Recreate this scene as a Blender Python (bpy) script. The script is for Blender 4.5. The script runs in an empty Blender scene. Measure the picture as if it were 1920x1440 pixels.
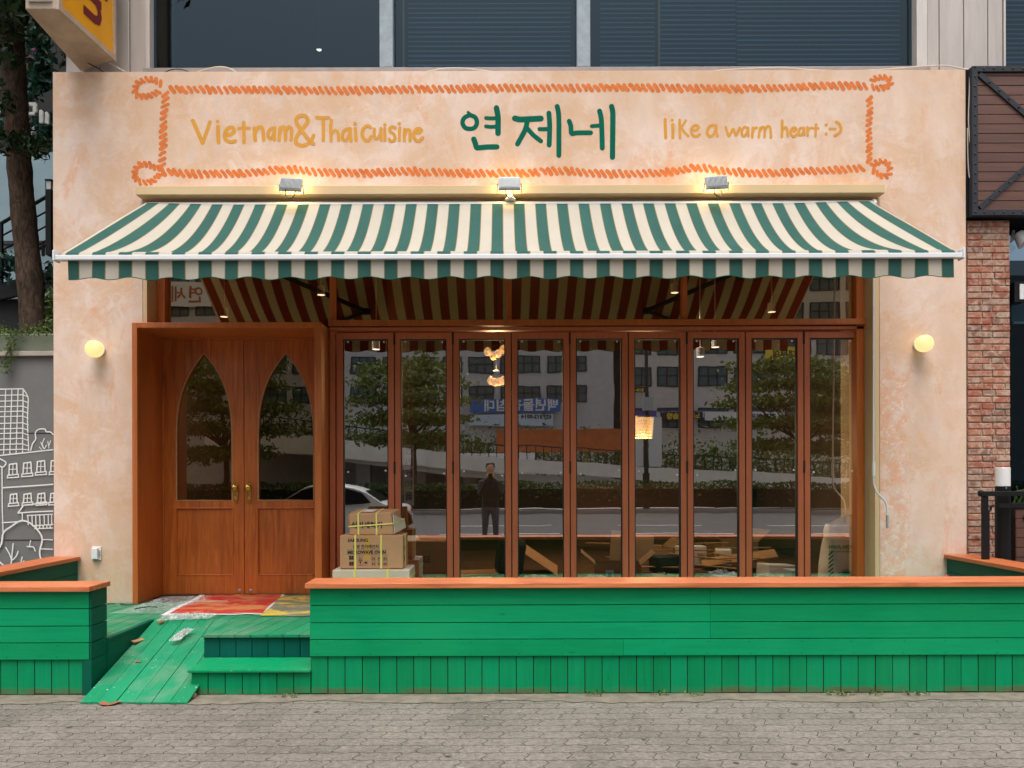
import bpy, bmesh, math, random
from mathutils import Vector, Matrix, Euler
random.seed(7)
R = math.radians
S = bpy.context.scene
COL = S.collection

# ------------------------------------------------------------------ camera, sky, sun, exposure
F, CX, CY, EYE, ROLL = 1400.0, 940.0, 890.0, 1.55, 0.0026
cam_d = bpy.data.cameras.new('camera')
cam = bpy.data.objects.new('camera', cam_d); COL.objects.link(cam)
cam_d.sensor_fit = 'HORIZONTAL'; cam_d.sensor_width = 36.0; cam_d.lens = 36.0*F/1920
cam_d.shift_x = (960-CX)/1920; cam_d.shift_y = (CY-720)/1920
cam_d.clip_start = 0.05; cam_d.clip_end = 600
cam.location = (0, 0, EYE)
cam.rotation_euler = (Matrix.Rotation(R(90), 3, 'X') @ Matrix.Rotation(-ROLL, 3, 'Z')).to_euler()
S.camera = cam

SUN_EL, SUN_AZ = 70, 185          # azimuth measured clockwise from +Y
w = bpy.data.worlds.new("World"); S.world = w; w.use_nodes = True
nt = w.node_tree
bg = nt.nodes['Background']; sky = nt.nodes.new('ShaderNodeTexSky')
sky.sky_type = 'NISHITA'; sky.sun_disc = False
sky.sun_elevation = R(SUN_EL); sky.sun_rotation = R(SUN_AZ)
sky.air_density = 0.6; sky.dust_density = 6.0; sky.ozone_density = 0.6
hs = nt.nodes.new('ShaderNodeHueSaturation'); hs.inputs['Saturation'].default_value = 0.25   # overcast: grey sky
nt.links.new(sky.outputs[0], hs.inputs['Color']); nt.links.new(hs.outputs[0], bg.inputs[0]); bg.inputs[1].default_value = 0.15
sd = bpy.data.lights.new('sun', 'SUN'); sd.energy = 0.7; sd.angle = R(40); sd.color = (1.0, 0.95, 0.88)
so = bpy.data.objects.new('sun', sd); COL.objects.link(so)
sv = Vector((math.sin(R(SUN_AZ))*math.cos(R(SUN_EL)), math.cos(R(SUN_AZ))*math.cos(R(SUN_EL)), math.sin(R(SUN_EL))))
so.rotation_euler = (-sv).to_track_quat('-Z', 'Y').to_euler(); so.location = (0, -10, 30)
S.view_settings.view_transform = 'Standard'; S.view_settings.look = 'None'
S.view_settings.exposure = 0.8; S.view_settings.gamma = 1.0
S.render.engine = 'CYCLES'
S.cycles.max_bounces = 8; S.cycles.transparent_max_bounces = 12; S.cycles.glossy_bounces = 4
S.cycles.caustics_reflective = False; S.cycles.caustics_refractive = False
S.cycles.sample_clamp_indirect = 4.0
S.cycles.use_denoising = True

# measured points of the photograph, each at its own real distance Y from the camera
def P(px, py, Y):
    dx, dy = px-CX, py-CY
    c, s = math.cos(ROLL), math.sin(ROLL)
    ux, uy = dx*c-dy*s, dx*s+dy*c
    return Vector((ux*Y/F, Y, EYE-uy*Y/F))
def PX(px, Y): return (px-CX)*Y/F
def PZ(py, Y): return EYE-(py-CY)*Y/F

# ------------------------------------------------------------------ materials
def srgb(r, g, b):
    f = lambda v: (v/255/12.92) if v/255 <= .04045 else ((v/255+.055)/1.055)**2.4
    return (f(r), f(g), f(b))
class NT:
    def __init__(s, name):
        s.m = bpy.data.materials.new(name); s.m.use_nodes = True
        s.t = s.m.node_tree; s.b = s.t.nodes['Principled BSDF']; s.o = s.t.nodes['Material Output']
    def n(s, ty, **kw):
        nd = s.t.nodes.new('ShaderNode'+ty)
        for k, v in kw.items(): setattr(nd, k, v)
        return nd
    def l(s, a, b): s.t.links.new(a, b)
    def coord(s, scale=(1, 1, 1), kind='Object'):
        tc = s.n('TexCoord'); mp = s.n('Mapping'); mp.inputs['Scale'].default_value = scale
        s.l(tc.outputs[kind], mp.inputs['Vector']); return mp.outputs[0]
    def noise(s, vec, scale=5, detail=4, rough=.55, dist=0):
        nd = s.n('TexNoise'); s.l(vec, nd.inputs['Vector'])
        nd.inputs['Scale'].default_value = scale; nd.inputs['Detail'].default_value = detail
        nd.inputs['Roughness'].default_value = rough; nd.inputs['Distortion'].default_value = dist
        return nd.outputs['Fac']
    def ramp(s, fac, stops):
        nd = s.n('ValToRGB'); s.l(fac, nd.inputs[0]); e = nd.color_ramp.elements
        while len(e) < len(stops): e.new(.5)
        for i, (p, c) in enumerate(stops):
            e[i].position = p; e[i].color = (*c, 1) if not isinstance(c, (int, float)) else (c, c, c, 1)
        return nd.outputs[0]
    def mix(s, fac, a, b, blend='MIX'):
        nd = s.n('Mix', data_type='RGBA', blend_type=blend)
        for inp, v in ((nd.inputs['Factor'], fac), (nd.inputs['A'], a), (nd.inputs['B'], b)):
            if hasattr(v, 'is_linked') or isinstance(v, bpy.types.NodeSocket): s.l(v, inp)
            elif isinstance(v, (int, float)): inp.default_value = v
            else: inp.default_value = (*v, 1)
        return nd.outputs['Result']
    def math(s, op, a, b=0.0, c=None):
        nd = s.n('Math', operation=op)
        for i, v in enumerate((a, b) if c is None else (a, b, c)):
            if isinstance(v, bpy.types.NodeSocket): s.l(v, nd.inputs[i])
            else: nd.inputs[i].default_value = v
        return nd.outputs[0]
    def island(s, col, amt, hue=0.0):
        g = s.n('NewGeometry'); h = s.n('HueSaturation'); s.l(col, h.inputs['Color'])
        s.l(s.math('MULTIPLY_ADD', g.outputs['Random Per Island'], 2*amt, 1-amt), h.inputs['Value'])
        if hue: s.l(s.math('MULTIPLY_ADD', g.outputs['Random Per Island'], 2*hue, .5-hue), h.inputs['Hue'])
        return h.outputs[0]
    def bump(s, h, strength=.3, dist=.01):
        nd = s.n('Bump'); s.l(h, nd.inputs['Height']); nd.inputs['Strength'].default_value = strength
        nd.inputs['Distance'].default_value = dist; s.l(nd.outputs[0], s.b.inputs['Normal'])
    def set(s, **kw):
        names = dict(col='Base Color', rough='Roughness', metal='Metallic', spec='Specular IOR Level', emit='Emission Color', es='Emission Strength', coat='Coat Weight', trans='Transmission Weight', ior='IOR', alpha='Alpha')
        for k, v in kw.items():
            i = s.b.inputs[names[k]]
            if isinstance(v, bpy.types.NodeSocket): s.l(v, i)
            elif isinstance(v, (int, float)): i.default_value = v
            else: i.default_value = (*v, 1)
        return s
def mul(c, k): return tuple(min(1, x*k) for x in c)
def simple(name, col, rough=.6, var=.12, scale=6, stretch=(1, 1, 1), island=0, bump=0, bscale=None, metal=0, spec=.5, dist=.004, hue=0):
    t = NT(name); v = t.coord(stretch)
    n = t.noise(v, scale, 5, .6)
    c = t.ramp(n, [(.3, mul(col, 1-var)), (.7, mul(col, 1+var))])
    if island: c = t.island(c, island, hue)
    t.set(col=c, rough=rough, metal=metal, spec=spec)
    if bump: t.bump(t.noise(v, bscale or scale*4, 4, .6), bump, dist)
    return t.m
def emission(name, col, strength):
    t = NT(name); t.set(col=mul(col, .3), emit=col, es=strength, rough=.4); return t.m

def plaster():
    t = NT('peach_plaster'); v = t.coord(); v2 = t.coord((1.5, 1, .7))
    a, b, c, d = srgb(219, 184, 156), srgb(228, 204, 188), srgb(224, 164, 124), srgb(208, 172, 140)
    n1 = t.noise(v, 1.1, 8, .68, .8); n2 = t.noise(v2, 1.9, 9, .72, 1.4); n3 = t.noise(v, 5, 9, .74, .5); n4 = t.noise(v2, .7, 4, .6); n5 = t.noise(t.coord((3.2, 1, 1.2)), 2.3, 8, .7, .9)
    col = t.mix(t.ramp(n1, [(.44, 0), (.56, .9)]), a, b)
    col = t.mix(t.ramp(n2, [(.55, 0), (.64, .6)]), col, c)
    col = t.mix(t.ramp(n3, [(.49, 0), (.60, .65)]), col, srgb(231, 212, 200))
    col = t.mix(t.ramp(n4, [(.45, 0), (.62, .6)]), col, d)
    col = t.mix(t.ramp(n5, [(.54, 0), (.63, .6)]), col, srgb(212, 190, 178))
    col = t.mix(t.ramp(t.noise(v, 17, 4, .7, 1.5), [(.70, 0), (.76, .35)]), col, srgb(172, 140, 118))
    # worn strip beside the opening, as the wall really has it
    sx = t.n('SeparateXYZ'); t.l(v, sx.inputs[0])
    band = t.math('MULTIPLY', t.math('GREATER_THAN', sx.outputs[0], 3.552), t.math('LESS_THAN', t.math('ADD', sx.outputs[0], t.math('MULTIPLY', n2, .5)), 4.06))
    low = t.math('LESS_THAN', t.math('ADD', sx.outputs[2], n2), 3.0)
    w3 = t.ramp(t.noise(v, 9, 8, .75, .4), [(.46, 0), (.54, 1)])
    col = t.mix(t.math('MULTIPLY', t.math('MULTIPLY', band, low), t.math('MULTIPLY', w3, .5)), col, srgb(226, 160, 118))
    w4 = t.ramp(t.noise(v, 14, 6, .7, .6), [(.56, 0), (.62, 1)])
    col = t.mix(t.math('MULTIPLY', t.math('MULTIPLY', band, low), t.math('MULTIPLY', w4, .5)), col, srgb(244, 226, 212))
    t.set(col=col, rough=.85, spec=.25); t.bump(t.math('ADD', n3, t.math('MULTIPLY', t.noise(v, 28, 6, .7), .6)), .22, .012)
    return t.m
def wood(name, col, dark, axis='z', rough=.42, scale=1.0, amt=.75, island=.08, spec=.5):
    st = {'x': (.6, 9, 9), 'y': (9, .6, 9), 'z': (9, 9, .6)}[axis]
    t = NT(name); v = t.coord(tuple(k*scale for k in st))
    n = t.noise(v, 2.2, 8, .62, 1.6); n2 = t.noise(v, 9, 6, .7, .3); n3 = t.noise(t.coord((.8, .8, .8)), 2.0, 3)
    c = t.mix(t.ramp(n, [(.36, 0), (.66, amt)]), col, dark)
    c = t.mix(t.ramp(n2, [(.5, 0), (.8, .35)]), c, dark)
    c = t.mix(t.ramp(n3, [(.4, 0), (.75, .35)]), c, mul(col, 1.25))
    if island: c = t.island(c, island)
    t.set(col=c, rough=rough, spec=spec); t.bump(n2, .12, .003)
    return t.m
def painted_boards(name, col, axis, dirty=0):
    st = {'x': (.5, 8, 8), 'y': (8, .5, 8), 'z': (8, 8, .5)}[axis]
    t = NT(name); v = t.coord(st); vo = t.coord()
    n = t.noise(v, 2.5, 8, .66, 1.0); n2 = t.noise(v, 11, 6, .7); n3 = t.noise(vo, 1.3, 5, .6)
    c = t.mix(t.ramp(n, [(.34, 0), (.7, .7)]), col, mul(col, .70))
    c = t.mix(t.ramp(n2, [(.56, 0), (.72, .45)]), c, mul(col, .6))
    c = t.mix(t.ramp(n3, [(.4, 0), (.75, .45)]), c, (col[0]+.012, min(1, col[1]*1.18), col[2]*1.2))
    c = t.island(c, .10, .004)
    # knots and filled nail holes
    vo2 = t.n('TexVoronoi'); t.l(t.coord({'x': (3, 9, 9), 'y': (9, 3, 9), 'z': (9, 9, 3)}[axis]), vo2.inputs['Vector']); vo2.inputs['Scale'].default_value = .9
    k = t.ramp(vo2.outputs['Distance'], [(.03, 1), (.085, 0)])
    c = t.mix(t.math('MULTIPLY', k, .55), c, mul(col, .45))
    if dirty > 0:
        d = t.ramp(t.noise(vo, 3.2, 7, .7, .8), [(.46, 0), (.72, 1)])
        c = t.mix(t.math('MULTIPLY', d, dirty), c, srgb(112, 136, 116))
        sp = t.ramp(t.noise(vo, 38, 2, .5), [(.70, 0), (.74, 1)])
        c = t.mix(t.math('MULTIPLY', sp, .6), c, srgb(190, 205, 185))
    if dirty < 0:      # splashed dirt along the foot of the boards
        sx = t.n('SeparateXYZ'); t.l(vo, sx.inputs[0]); hgt = t.math('ADD', sx.outputs[2], t.math('MULTIPLY', t.noise(vo, 11, 7, .75), -.075))
        c = t.mix(t.math('MULTIPLY', t.ramp(hgt, [(0, .8), (.02, 0)]), t.ramp(t.noise(vo, 1.7, 3), [(.42, .1), (.6, .9)])), c, srgb(96, 84, 60))
    t.set(col=c, rough=.5, spec=.15); t.bump(n2, .25, .003)
    return t.m
def paving():
    t = NT('interlocking_pavers'); v = t.coord(); sx = t.n('SeparateXYZ'); t.l(v, sx.inputs[0])
    x, y = sx.outputs[0], sx.outputs[1]
    wob = t.math('MULTIPLY_ADD', t.noise(v, .8, 2), .05, -.025)
    y2 = t.math('ADD', t.math('ADD', y, wob), t.math('MULTIPLY', t.math('SINE', t.math('MULTIPLY', x, 2*math.pi/.1125)), .006))
    tri = t.math('PINGPONG', t.math('ADD', y2, .0281), .05625)
    x2 = t.math('ADD', x, t.math('MULTIPLY_ADD', tri, .62, -.017))
    cb = t.n('CombineXYZ'); t.l(x2, cb.inputs[0]); t.l(y2, cb.inputs[1])
    br = t.n('TexBrick'); t.l(cb.outputs[0], br.inputs['Vector']); br.offset = .42; br.squash = 1
    br.inputs['Scale'].default_value = 1; br.inputs['Brick Width'].default_value = .235; br.inputs['Row Height'].default_value = .1125
    br.inputs['Mortar Size'].default_value = .0035; br.inputs['Mortar Smooth'].default_value = .3; br.inputs['Bias'].default_value = 0
    br.inputs['Color1'].default_value = (*srgb(108, 102, 95), 1); br.inputs['Color2'].default_value = (*srgb(124, 117, 110), 1)
    br.inputs['Mortar'].default_value = (*srgb(74, 69, 62), 1)
    n1 = t.noise(v, 1.1, 6, .65, .5); n2 = t.noise(v, 30, 8, .85); n3 = t.noise(v, 4, 6, .7, .6)
    c = t.mix(t.ramp(n1, [(.38, 0), (.62, .8)]), br.outputs['Color'], srgb(138, 131, 121), 'MIX')
    c = t.mix(t.ramp(n2, [(.38, .8), (.55, 0)]), c, srgb(80, 75, 70))
    c = t.mix(t.ramp(n3, [(.56, 0), (.74, .4)]), c, srgb(90, 85, 79))
    c = t.mix(t.math('MULTIPLY', br.outputs['Fac'], .85), c, srgb(58, 53, 48))
    c = t.mix(t.ramp(t.noise(v, 42, 4, .7), [(.57, 0), (.68, .6)]), c, srgb(160, 153, 144))
    wp = t.ramp(t.noise(t.coord((1, 2.6, 1)), 3.4, 7, .75, .8), [(.64, 0), (.68, 1)])
    c = t.mix(t.math('MULTIPLY', wp, .7), c, srgb(170, 164, 155))
    vg = t.n('TexVoronoi'); t.l(t.coord((1, 1.0, 1)), vg.inputs['Vector']); vg.inputs['Scale'].default_value = 4.2
    g = t.ramp(t.math('ADD', vg.outputs['Distance'], t.math('MULTIPLY', n2, .03)), [(.085, 1), (.115, 0)])
    vs = t.n('SeparateColor'); t.l(vg.outputs['Color'], vs.inputs[0]); g = t.math('MULTIPLY', g, t.math('GREATER_THAN', vs.outputs[0], .2))
    c = t.mix(t.math('MULTIPLY', g, .8), c, srgb(46, 45, 46))
    t.set(col=c, rough=.88, spec=.25)
    t.bump(t.math('ADD', t.math('MULTIPLY', br.outputs['Fac'], -1.0), t.math('MULTIPLY', n2, .35)), .6, .006)
    return t.m
def stripes(name, green, cream, edge):
    t = NT(name); v = t.coord(); sx = t.n('SeparateXYZ'); t.l(v, sx.inputs[0])
    u = t.math('FRACT', t.math('MULTIPLY', t.math('ADD', sx.outputs[0], 3.263+0.1992*10), 1/.1992))
    g = t.math('LESS_THAN', u, .475)
    e1 = t.math('LESS_THAN', t.math('ABSOLUTE', t.math('SUBTRACT', u, .49)), .014)
    e2 = t.math('GREATER_THAN', u, .975)
    n = t.noise(t.coord((1.2, .5, .5)), 2.6, 7, .7, .6); n2 = t.noise(t.coord((60, 6, 6)), 2, 4)
    gr = t.mix(t.ramp(n, [(.35, 0), (.7, .6)]), green, mul(green, 1.4)); cr = t.mix(t.ramp(n, [(.40, 0), (.7, .6)]), cream, mul(cream, .84))
    c = t.mix(g, cr, gr); c = t.mix(t.math('MAXIMUM', e1, e2), c, edge)
    t.set(col=c, rough=.8, spec=.2); t.bump(n2, .15, .001)
    tr = t.n('BsdfTranslucent'); t.l(c, tr.inputs[0]); mx = t.n('MixShader'); mx.inputs[0].default_value = .12
    t.l(t.b.outputs[0], mx.inputs[1]); t.l(tr.outputs[0], mx.inputs[2]); t.l(mx.outputs[0], t.o.inputs[0])
    return t.m
def pane(name, tint, refl, edge_refl=.9, gloss=(1, 1, 1), rough=0.0, blend=.35):
    t = NT(name)
    lw = t.n('LayerWeight'); lw.inputs[0].default_value = blend
    f = t.math('MULTIPLY_ADD', lw.outputs['Facing'], edge_refl-refl, refl)
    tr = t.n('BsdfTransparent'); tr.inputs[0].default_value = (*tint, 1)
    gl = t.n('BsdfGlossy'); gl.inputs['Roughness'].default_value = rough; gl.inputs['Color'].default_value = (*gloss, 1)
    v = t.coord(); bp = t.n('Bump'); bp.inputs['Strength'].default_value = .05; bp.inputs['Distance'].default_value = .01
    t.l(t.noise(v, 1.6, 2), bp.inputs['Height']); t.l(bp.outputs[0], gl.inputs['Normal'])
    mx = t.n('MixShader'); t.l(f, mx.inputs[0]); t.l(tr.outputs[0], mx.inputs[1]); t.l(gl.outputs[0], mx.inputs[2])
    t.l(mx.outputs[0], t.o.inputs[0]); return t.m
def leaves(name, a, b):
    t = NT(name); g = t.n('NewGeometry'); c = t.ramp(g.outputs['Random Per Island'], [(0, a), (1, b)])
    t.set(col=c, rough=.55, spec=.3)
    tr = t.n('BsdfTranslucent'); t.l(c, tr.inputs[0]); mx = t.n('MixShader'); mx.inputs[0].default_value = .25
    t.l(t.b.outputs[0], mx.inputs[1]); t.l(tr.outputs[0], mx.inputs[2]); t.l(mx.outputs[0], t.o.inputs[0])
    return t.m
def bark():
    t = NT('bark'); v = t.coord((1, 1, .3)); n = t.noise(v, 22, 8, .7, 1.2); n2 = t.noise(v, 7, 4)
    c = t.ramp(n, [(.3, srgb(38, 30, 26)), (.55, srgb(98, 82, 70)), (.75, srgb(132, 116, 100))])
    c = t.mix(t.ramp(n2, [(.4, 0), (.7, .4)]), c, srgb(70, 58, 48))
    t.set(col=c, rough=.95, spec=.1); t.bump(n, .9, .03); return t.m
def brick():
    t = NT('old_brick'); v = t.coord(); n = t.noise(v, 14, 7, .7, 1.0); n2 = t.noise(v, 40, 5, .7)
    g = t.n('NewGeometry')
    c = t.ramp(g.outputs['Random Per Island'], [(0, srgb(150, 92, 74)), (.3, srgb(170, 104, 82)), (.55, srgb(166, 128, 108)), (.8, srgb(130, 98, 86)), (1, srgb(180, 118, 92))])
    c = t.mix(t.ramp(n, [(.44, 0), (.60, .8)]), c, srgb(196, 172, 154)); c = t.mix(t.ramp(n2, [(.35, .4), (.5, 0)]), c, srgb(96, 56, 46))
    t.set(col=c, rough=.92, spec=.15); t.bump(n2, .5, .006); return t.m
def metal_siding():
    t = NT('metal_cladding'); v = t.coord((2.5, 1, .35)); n = t.noise(v, 4, 6, .65, .5); n2 = t.noise(t.coord(), 26, 5, .75)
    c = t.mix(t.ramp(n, [(.35, 0), (.7, .6)]), srgb(188, 180, 174), srgb(158, 150, 145))
    c = t.mix(t.ramp(n2, [(.64, 0), (.72, .5)]), c, srgb(110, 96, 84))
    t.set(col=c, rough=.45, metal=.2, spec=.4); return t.m
def asphalt():
    t = NT('asphalt'); v = t.coord(); n = t.noise(v, 90, 4, .7); n2 = t.noise(v, .5, 5, .6)
    c = t.mix(n2, srgb(64, 64, 66), srgb(88, 87, 86)); c = t.mix(t.ramp(n, [(.4, 0), (.7, .35)]), c, srgb(120, 118, 116))
    t.set(col=c, rough=.9, spec=.2); return t.m

GREEN = srgb(0, 145, 92)
MT = dict(
    plaster=plaster(), beige=simple('beige_render', srgb(212, 184, 142), .8, .05, 3),
    paver=paving(), asphalt=asphalt(), kerbstone=simple('kerb_concrete', srgb(150, 146, 140), .9, .12, 5, bump=.3, bscale=40),
    soil=simple('dusty_concrete_edge', srgb(116, 108, 95), .95, .3, 9, bump=.6, bscale=40),
    boards_x=painted_boards('green_boards', GREEN, 'x'), boards_z=painted_boards('green_skirting', mul(GREEN, .88), 'z', dirty=-1),
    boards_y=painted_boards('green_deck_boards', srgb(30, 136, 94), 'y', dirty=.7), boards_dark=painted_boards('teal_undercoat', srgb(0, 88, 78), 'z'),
    boards_side=painted_boards('shaded_green_boards', srgb(0, 86, 66), 'y'),  # inward sides darker: awning shade put into the green
    boards_back=painted_boards('shaded_boards_and_nails', srgb(0, 70, 54), 'x'),  # fence back darker still: awning shade in the colour; nail heads share it
    tread=painted_boards('green_tread', mul(GREEN, 1.0), 'x', dirty=.2),
    cap=wood('oiled_cap_wood', srgb(210, 126, 80), srgb(150, 72, 36), 'x', .45, 1, .8), cap_y=wood('oiled_cap_wood_side', srgb(198, 112, 66), srgb(150, 74, 40), 'y', .45, 1, .65),
    door=wood('stained_door_wood', srgb(194, 106, 42), srgb(138, 62, 18), 'z', .38, 1, .8), portal=wood('stained_portal_wood', srgb(192, 106, 46), srgb(150, 74, 28), 'z', .42, 1, .55),
    winframe=wood('brown_window_frame', srgb(198, 110, 72), srgb(164, 82, 52), 'z', .4, 1, .4, .03), gasket=simple('black_gasket', (.012, .012, .012), .6, 0),
    pane=pane('reflective_pane', (.94, .91, .87), .45, .95, (.98, .96, .93)), doorpane=pane('bronze_door_pane', (.5, .38, .26), .2, .8, (1, .8, .56)),
    transom=pane('bronze_transom_pane', (.5, .44, .36), .34, .9, (1, .86, .62)), upperpane=pane('dark_office_pane', (.26, .36, .44), .04, .24, (.6, .84, 1), 0, .12),
    brass=simple('polished_brass', srgb(214, 172, 84), .22, .1, 20, metal=1), steel=simple('brushed_steel', (.55, .55, .56), .35, .1, 30, metal=1),
    white_metal=simple('white_powder_coat', (.72, .73, .75), .4, .04), white_plastic=simple('white_plastic', (.75, .75, .74), .4, .04),
    cloth=stripes('striped_canvas', srgb(44, 84, 77), srgb(184, 177, 163), srgb(146, 126, 84)),
    lining=stripes('striped_canvas_lining', srgb(140, 48, 30), srgb(216, 204, 166), srgb(160, 116, 74)),
    orange=simple('orange_paint', srgb(214, 120, 64), .85, .16, 12, spec=.15), mustard=simple('mustard_paint', srgb(212, 152, 66), .8, .08, 10, spec=.15), signgreen=simple('deep_green_paint', srgb(2, 96, 76), .8, .08, 12, spec=.1),
    siding=metal_siding(), alu=simple('pale_aluminium', srgb(196, 190, 184), .45, .08, 6, (3, 3, .5), metal=.2), alu_blue=simple('weathered_blue_mullion', srgb(140, 154, 162), .5, .16, 14, bump=.1), sill=simple('dusty_sill', srgb(150, 140, 136), .7, .12, 9),
    blind=simple('slatted_blind', srgb(88, 112, 124), .6, .08, 3, island=.08), dark=simple('dark_interior_and_shade', (.012, .012, .012), .9, .2),
    lampgrey=simple('grey_die_cast', srgb(172, 176, 177), .45, .06, 20, metal=.3), black=simple('black_cable', (.012, .012, .013), .5, 0), cream_cable=simple('cream_cable', srgb(196, 186, 172), .5, .1),
    flood=emission('warm_floodlight_lens', (1, .72, .30), 13), globe=emission('opal_globe_glass', (1, .78, .34), .56), bulb=None, crystal=emission('lit_crystal', (1, .62, .24), .5), dl=emission('downlight_lens', (1, .86, .62), 2.2),
    yellow=simple('yellow_sign_face', srgb(226, 158, 22), .4, .05, 3), signbox=simple('dirty_sign_box', srgb(176, 158, 138), .6, .2, 5, bump=.1), maroon=simple('maroon_letter', srgb(106, 22, 26), .5, .05),
    bark=bark(), leaf_dark=leaves('dark_leaf', (.006, .018, .006), (.02, .05, .012)), leaf_teal=leaves('teal_leaf', (.008, .04, .03), (.03, .10, .07)), leaf_green=leaves('fresh_leaf', (.05, .09, .02), (.16, .22, .06)), leaf_tree=leaves('street_tree_leaf', (.05, .08, .016), (.17, .20, .045)), leaf_hedge=leaves('hedge_leaf', (.025, .06, .015), (.085, .14, .035)),
    muralgrey=simple('grey_painted_wall', srgb(112, 112, 110), .85, .08, 4, bump=.2, bscale=30), chalk=simple('white_mural_line', srgb(222, 222, 218), .8, .06, 12), planter=simple('sage_planter', srgb(120, 128, 108), .6, .1, 6), ledge=simple('pale_ledge', srgb(168, 160, 146), .7, .1, 8),
    blackmetal=simple('black_steel', srgb(18, 18, 21), .55, .1, 10, spec=.25), rivetsteel=simple('dark_grey_steel', srgb(44, 47, 54), .55, .1, 12, spec=.3), brownslat=wood('brown_slats', srgb(98, 66, 54), srgb(70, 45, 37), 'x', .5, 1, .6, .12),
    brick=brick(), mortar=simple('lime_mortar', srgb(176, 160, 142), .95, .14, 20, bump=.4), blueglass=simple('blue_grey_panel', srgb(122, 146, 154), .35, .08, 2), greygreen=simple('grey_green_panel', srgb(118, 132, 126), .6, .05),
    carton=simple('corrugated_card', srgb(186, 142, 104), .85, .06, 5, bump=.1), carton_pale=simple('pale_card', srgb(202, 188, 166), .85, .06, 5), strap=simple('yellow_strap', srgb(226, 214, 112), .5, .06), tape=simple('brown_tape', srgb(196, 150, 62), .35, .06), ink=simple('black_print', (.02, .018, .016), .7, 0), redink=simple('red_print', srgb(120, 36, 30), .7, .1), paper=simple('white_paper', (.72, .72, .72), .8, .05),
    sack=simple('paper_sack', srgb(244, 240, 226), .8, .05, 5, bump=.35, bscale=9, dist=.03), greenink=simple('green_print', srgb(24, 122, 74), .7, .05),
    film=None, matred=None, foam=simple('white_foam', (.75, .75, .72), .9, .04), floor=wood('rough_floor', srgb(104, 74, 52), srgb(70, 50, 38), 'x', .6, .6, .7), intwall=simple('interior_wall', srgb(92, 74, 58), .9, .2, 2), ceil=simple('interior_ceiling', srgb(70, 60, 50), .9, .15, 2),
    plank=wood('loose_wood_strip', srgb(176, 138, 96), srgb(138, 100, 64), 'y', .7, 1, .6, .2), leafbrown=simple('dry_leaf', srgb(150, 82, 58), .8, .1),
    concrete=simple('grey_facade', srgb(188, 187, 190), .85, .08, 1.5), concrete2=simple('pale_facade', srgb(200, 195, 190), .85, .08, 1.5), whitewall=simple('white_parapet', srgb(232, 232, 230), .8, .1, 1.2), rust=simple('rust_orange_panel', srgb(168, 92, 44), .7, .15, 2), winglass=simple('far_window', srgb(70, 92, 96), .25, .2, .7), darkframe=simple('dark_window_bar', (.02, .02, .022), .6, 0),
    blue=simple('blue_banner', srgb(56, 104, 176), .6, .06), palepanel=simple('pale_blue_panel', srgb(188, 206, 224), .6, .04), purple=simple('violet_sign', srgb(92, 84, 150), .6, .05), yellowban=simple('yellow_banner', srgb(216, 190, 60), .6, .05),
    carwhite=simple('white_car_paint', (.7, .71, .72), .2, .02, spec=.6), carglass=simple('car_window', (.015, .017, .02), .08, 0), tyre=simple('tyre_rubber', (.02, .02, .02), .85, .1), taillight=simple('red_lens', srgb(170, 20, 24), .25, .05),
    pinkflower=simple('pink_petal', srgb(190, 110, 160), .6, .1),
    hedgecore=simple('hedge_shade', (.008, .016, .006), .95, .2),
    carton_dim=simple('muted_card', srgb(150, 122, 92), .9, .12, 5), redplastic=simple('red_plastic', srgb(196, 60, 60), .4, .05),  # card in a darker, less orange tone
    skin=simple('skin', srgb(206, 160, 132), .6, .05), cloth_dark=simple('dark_clothes', (.05, .05, .056), .85, .15), hair=simple('black_hair', (.012, .011, .01), .5, .1),
)
def film_mat():
    t = NT('clear_plastic_film'); v = t.coord(); n = t.noise(v, 14, 6, .7, 1.5)
    tr = t.n('BsdfTransparent'); f = t.ramp(n, [(.38, .10), (.62, .30)]); mx = t.n('MixShader'); t.l(f, mx.inputs[0])
    t.set(col=(.75, .76, .74), rough=.2); t.bump(n, .25, .02); t.l(tr.outputs[0], mx.inputs[1]); t.l(t.b.outputs[0], mx.inputs[2]); t.l(mx.outputs[0], t.o.inputs[0]); return t.m
def paint_sheet(name, base, mark, thr=.5, second=None):
    t = NT(name); v = t.coord((1, 1.6, 1)); n = t.noise(v, 2.2, 7, .68, 1.0)
    c = t.mix(t.ramp(n, [(thr, 0), (thr+.09, 1)]), base, mark)
    if second: c = t.mix(t.ramp(t.noise(v, 5, 6, .7, .8), [(.56, 0), (.64, .8)]), c, second)
    t.set(col=c, rough=.55); t.bump(n, .2, .01); return t.m
def bulb_mat():
    t = NT('faceted_amber_glass'); n = t.noise(t.coord(), 34, 4, .8)
    t.set(col=(.3, .12, .03), rough=.25, emit=t.ramp(n, [(.36, (.12, .035, .006)), (.5, (.8, .36, .09)), (.62, (1, .8, .42))]), es=.8); return t.m
def clothes():
    t = NT('jacket_and_jeans'); sx = t.n('SeparateXYZ'); t.l(t.coord(), sx.inputs[0]); n = t.noise(t.coord(), 9, 5, .6)
    up = t.mix(n, (.018, .022, .018), (.045, .05, .04)); dn = t.mix(n, (.07, .075, .085), (.13, .135, .15))
    t.set(col=t.mix(t.math('GREATER_THAN', sx.outputs[2], .9), dn, up), rough=.9); return t.m
MT['cloth_dark'] = clothes()
MT['bulb'] = bulb_mat()
MT['film'] = film_mat()
MT['matred'] = paint_sheet('red_vinyl', srgb(192, 50, 46), srgb(206, 134, 84), .46, srgb(214, 92, 70))
MT['matyellow'] = paint_sheet('paint_smeared_sheet', srgb(116, 122, 104), srgb(214, 186, 72), .48, srgb(150, 152, 138))

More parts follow.
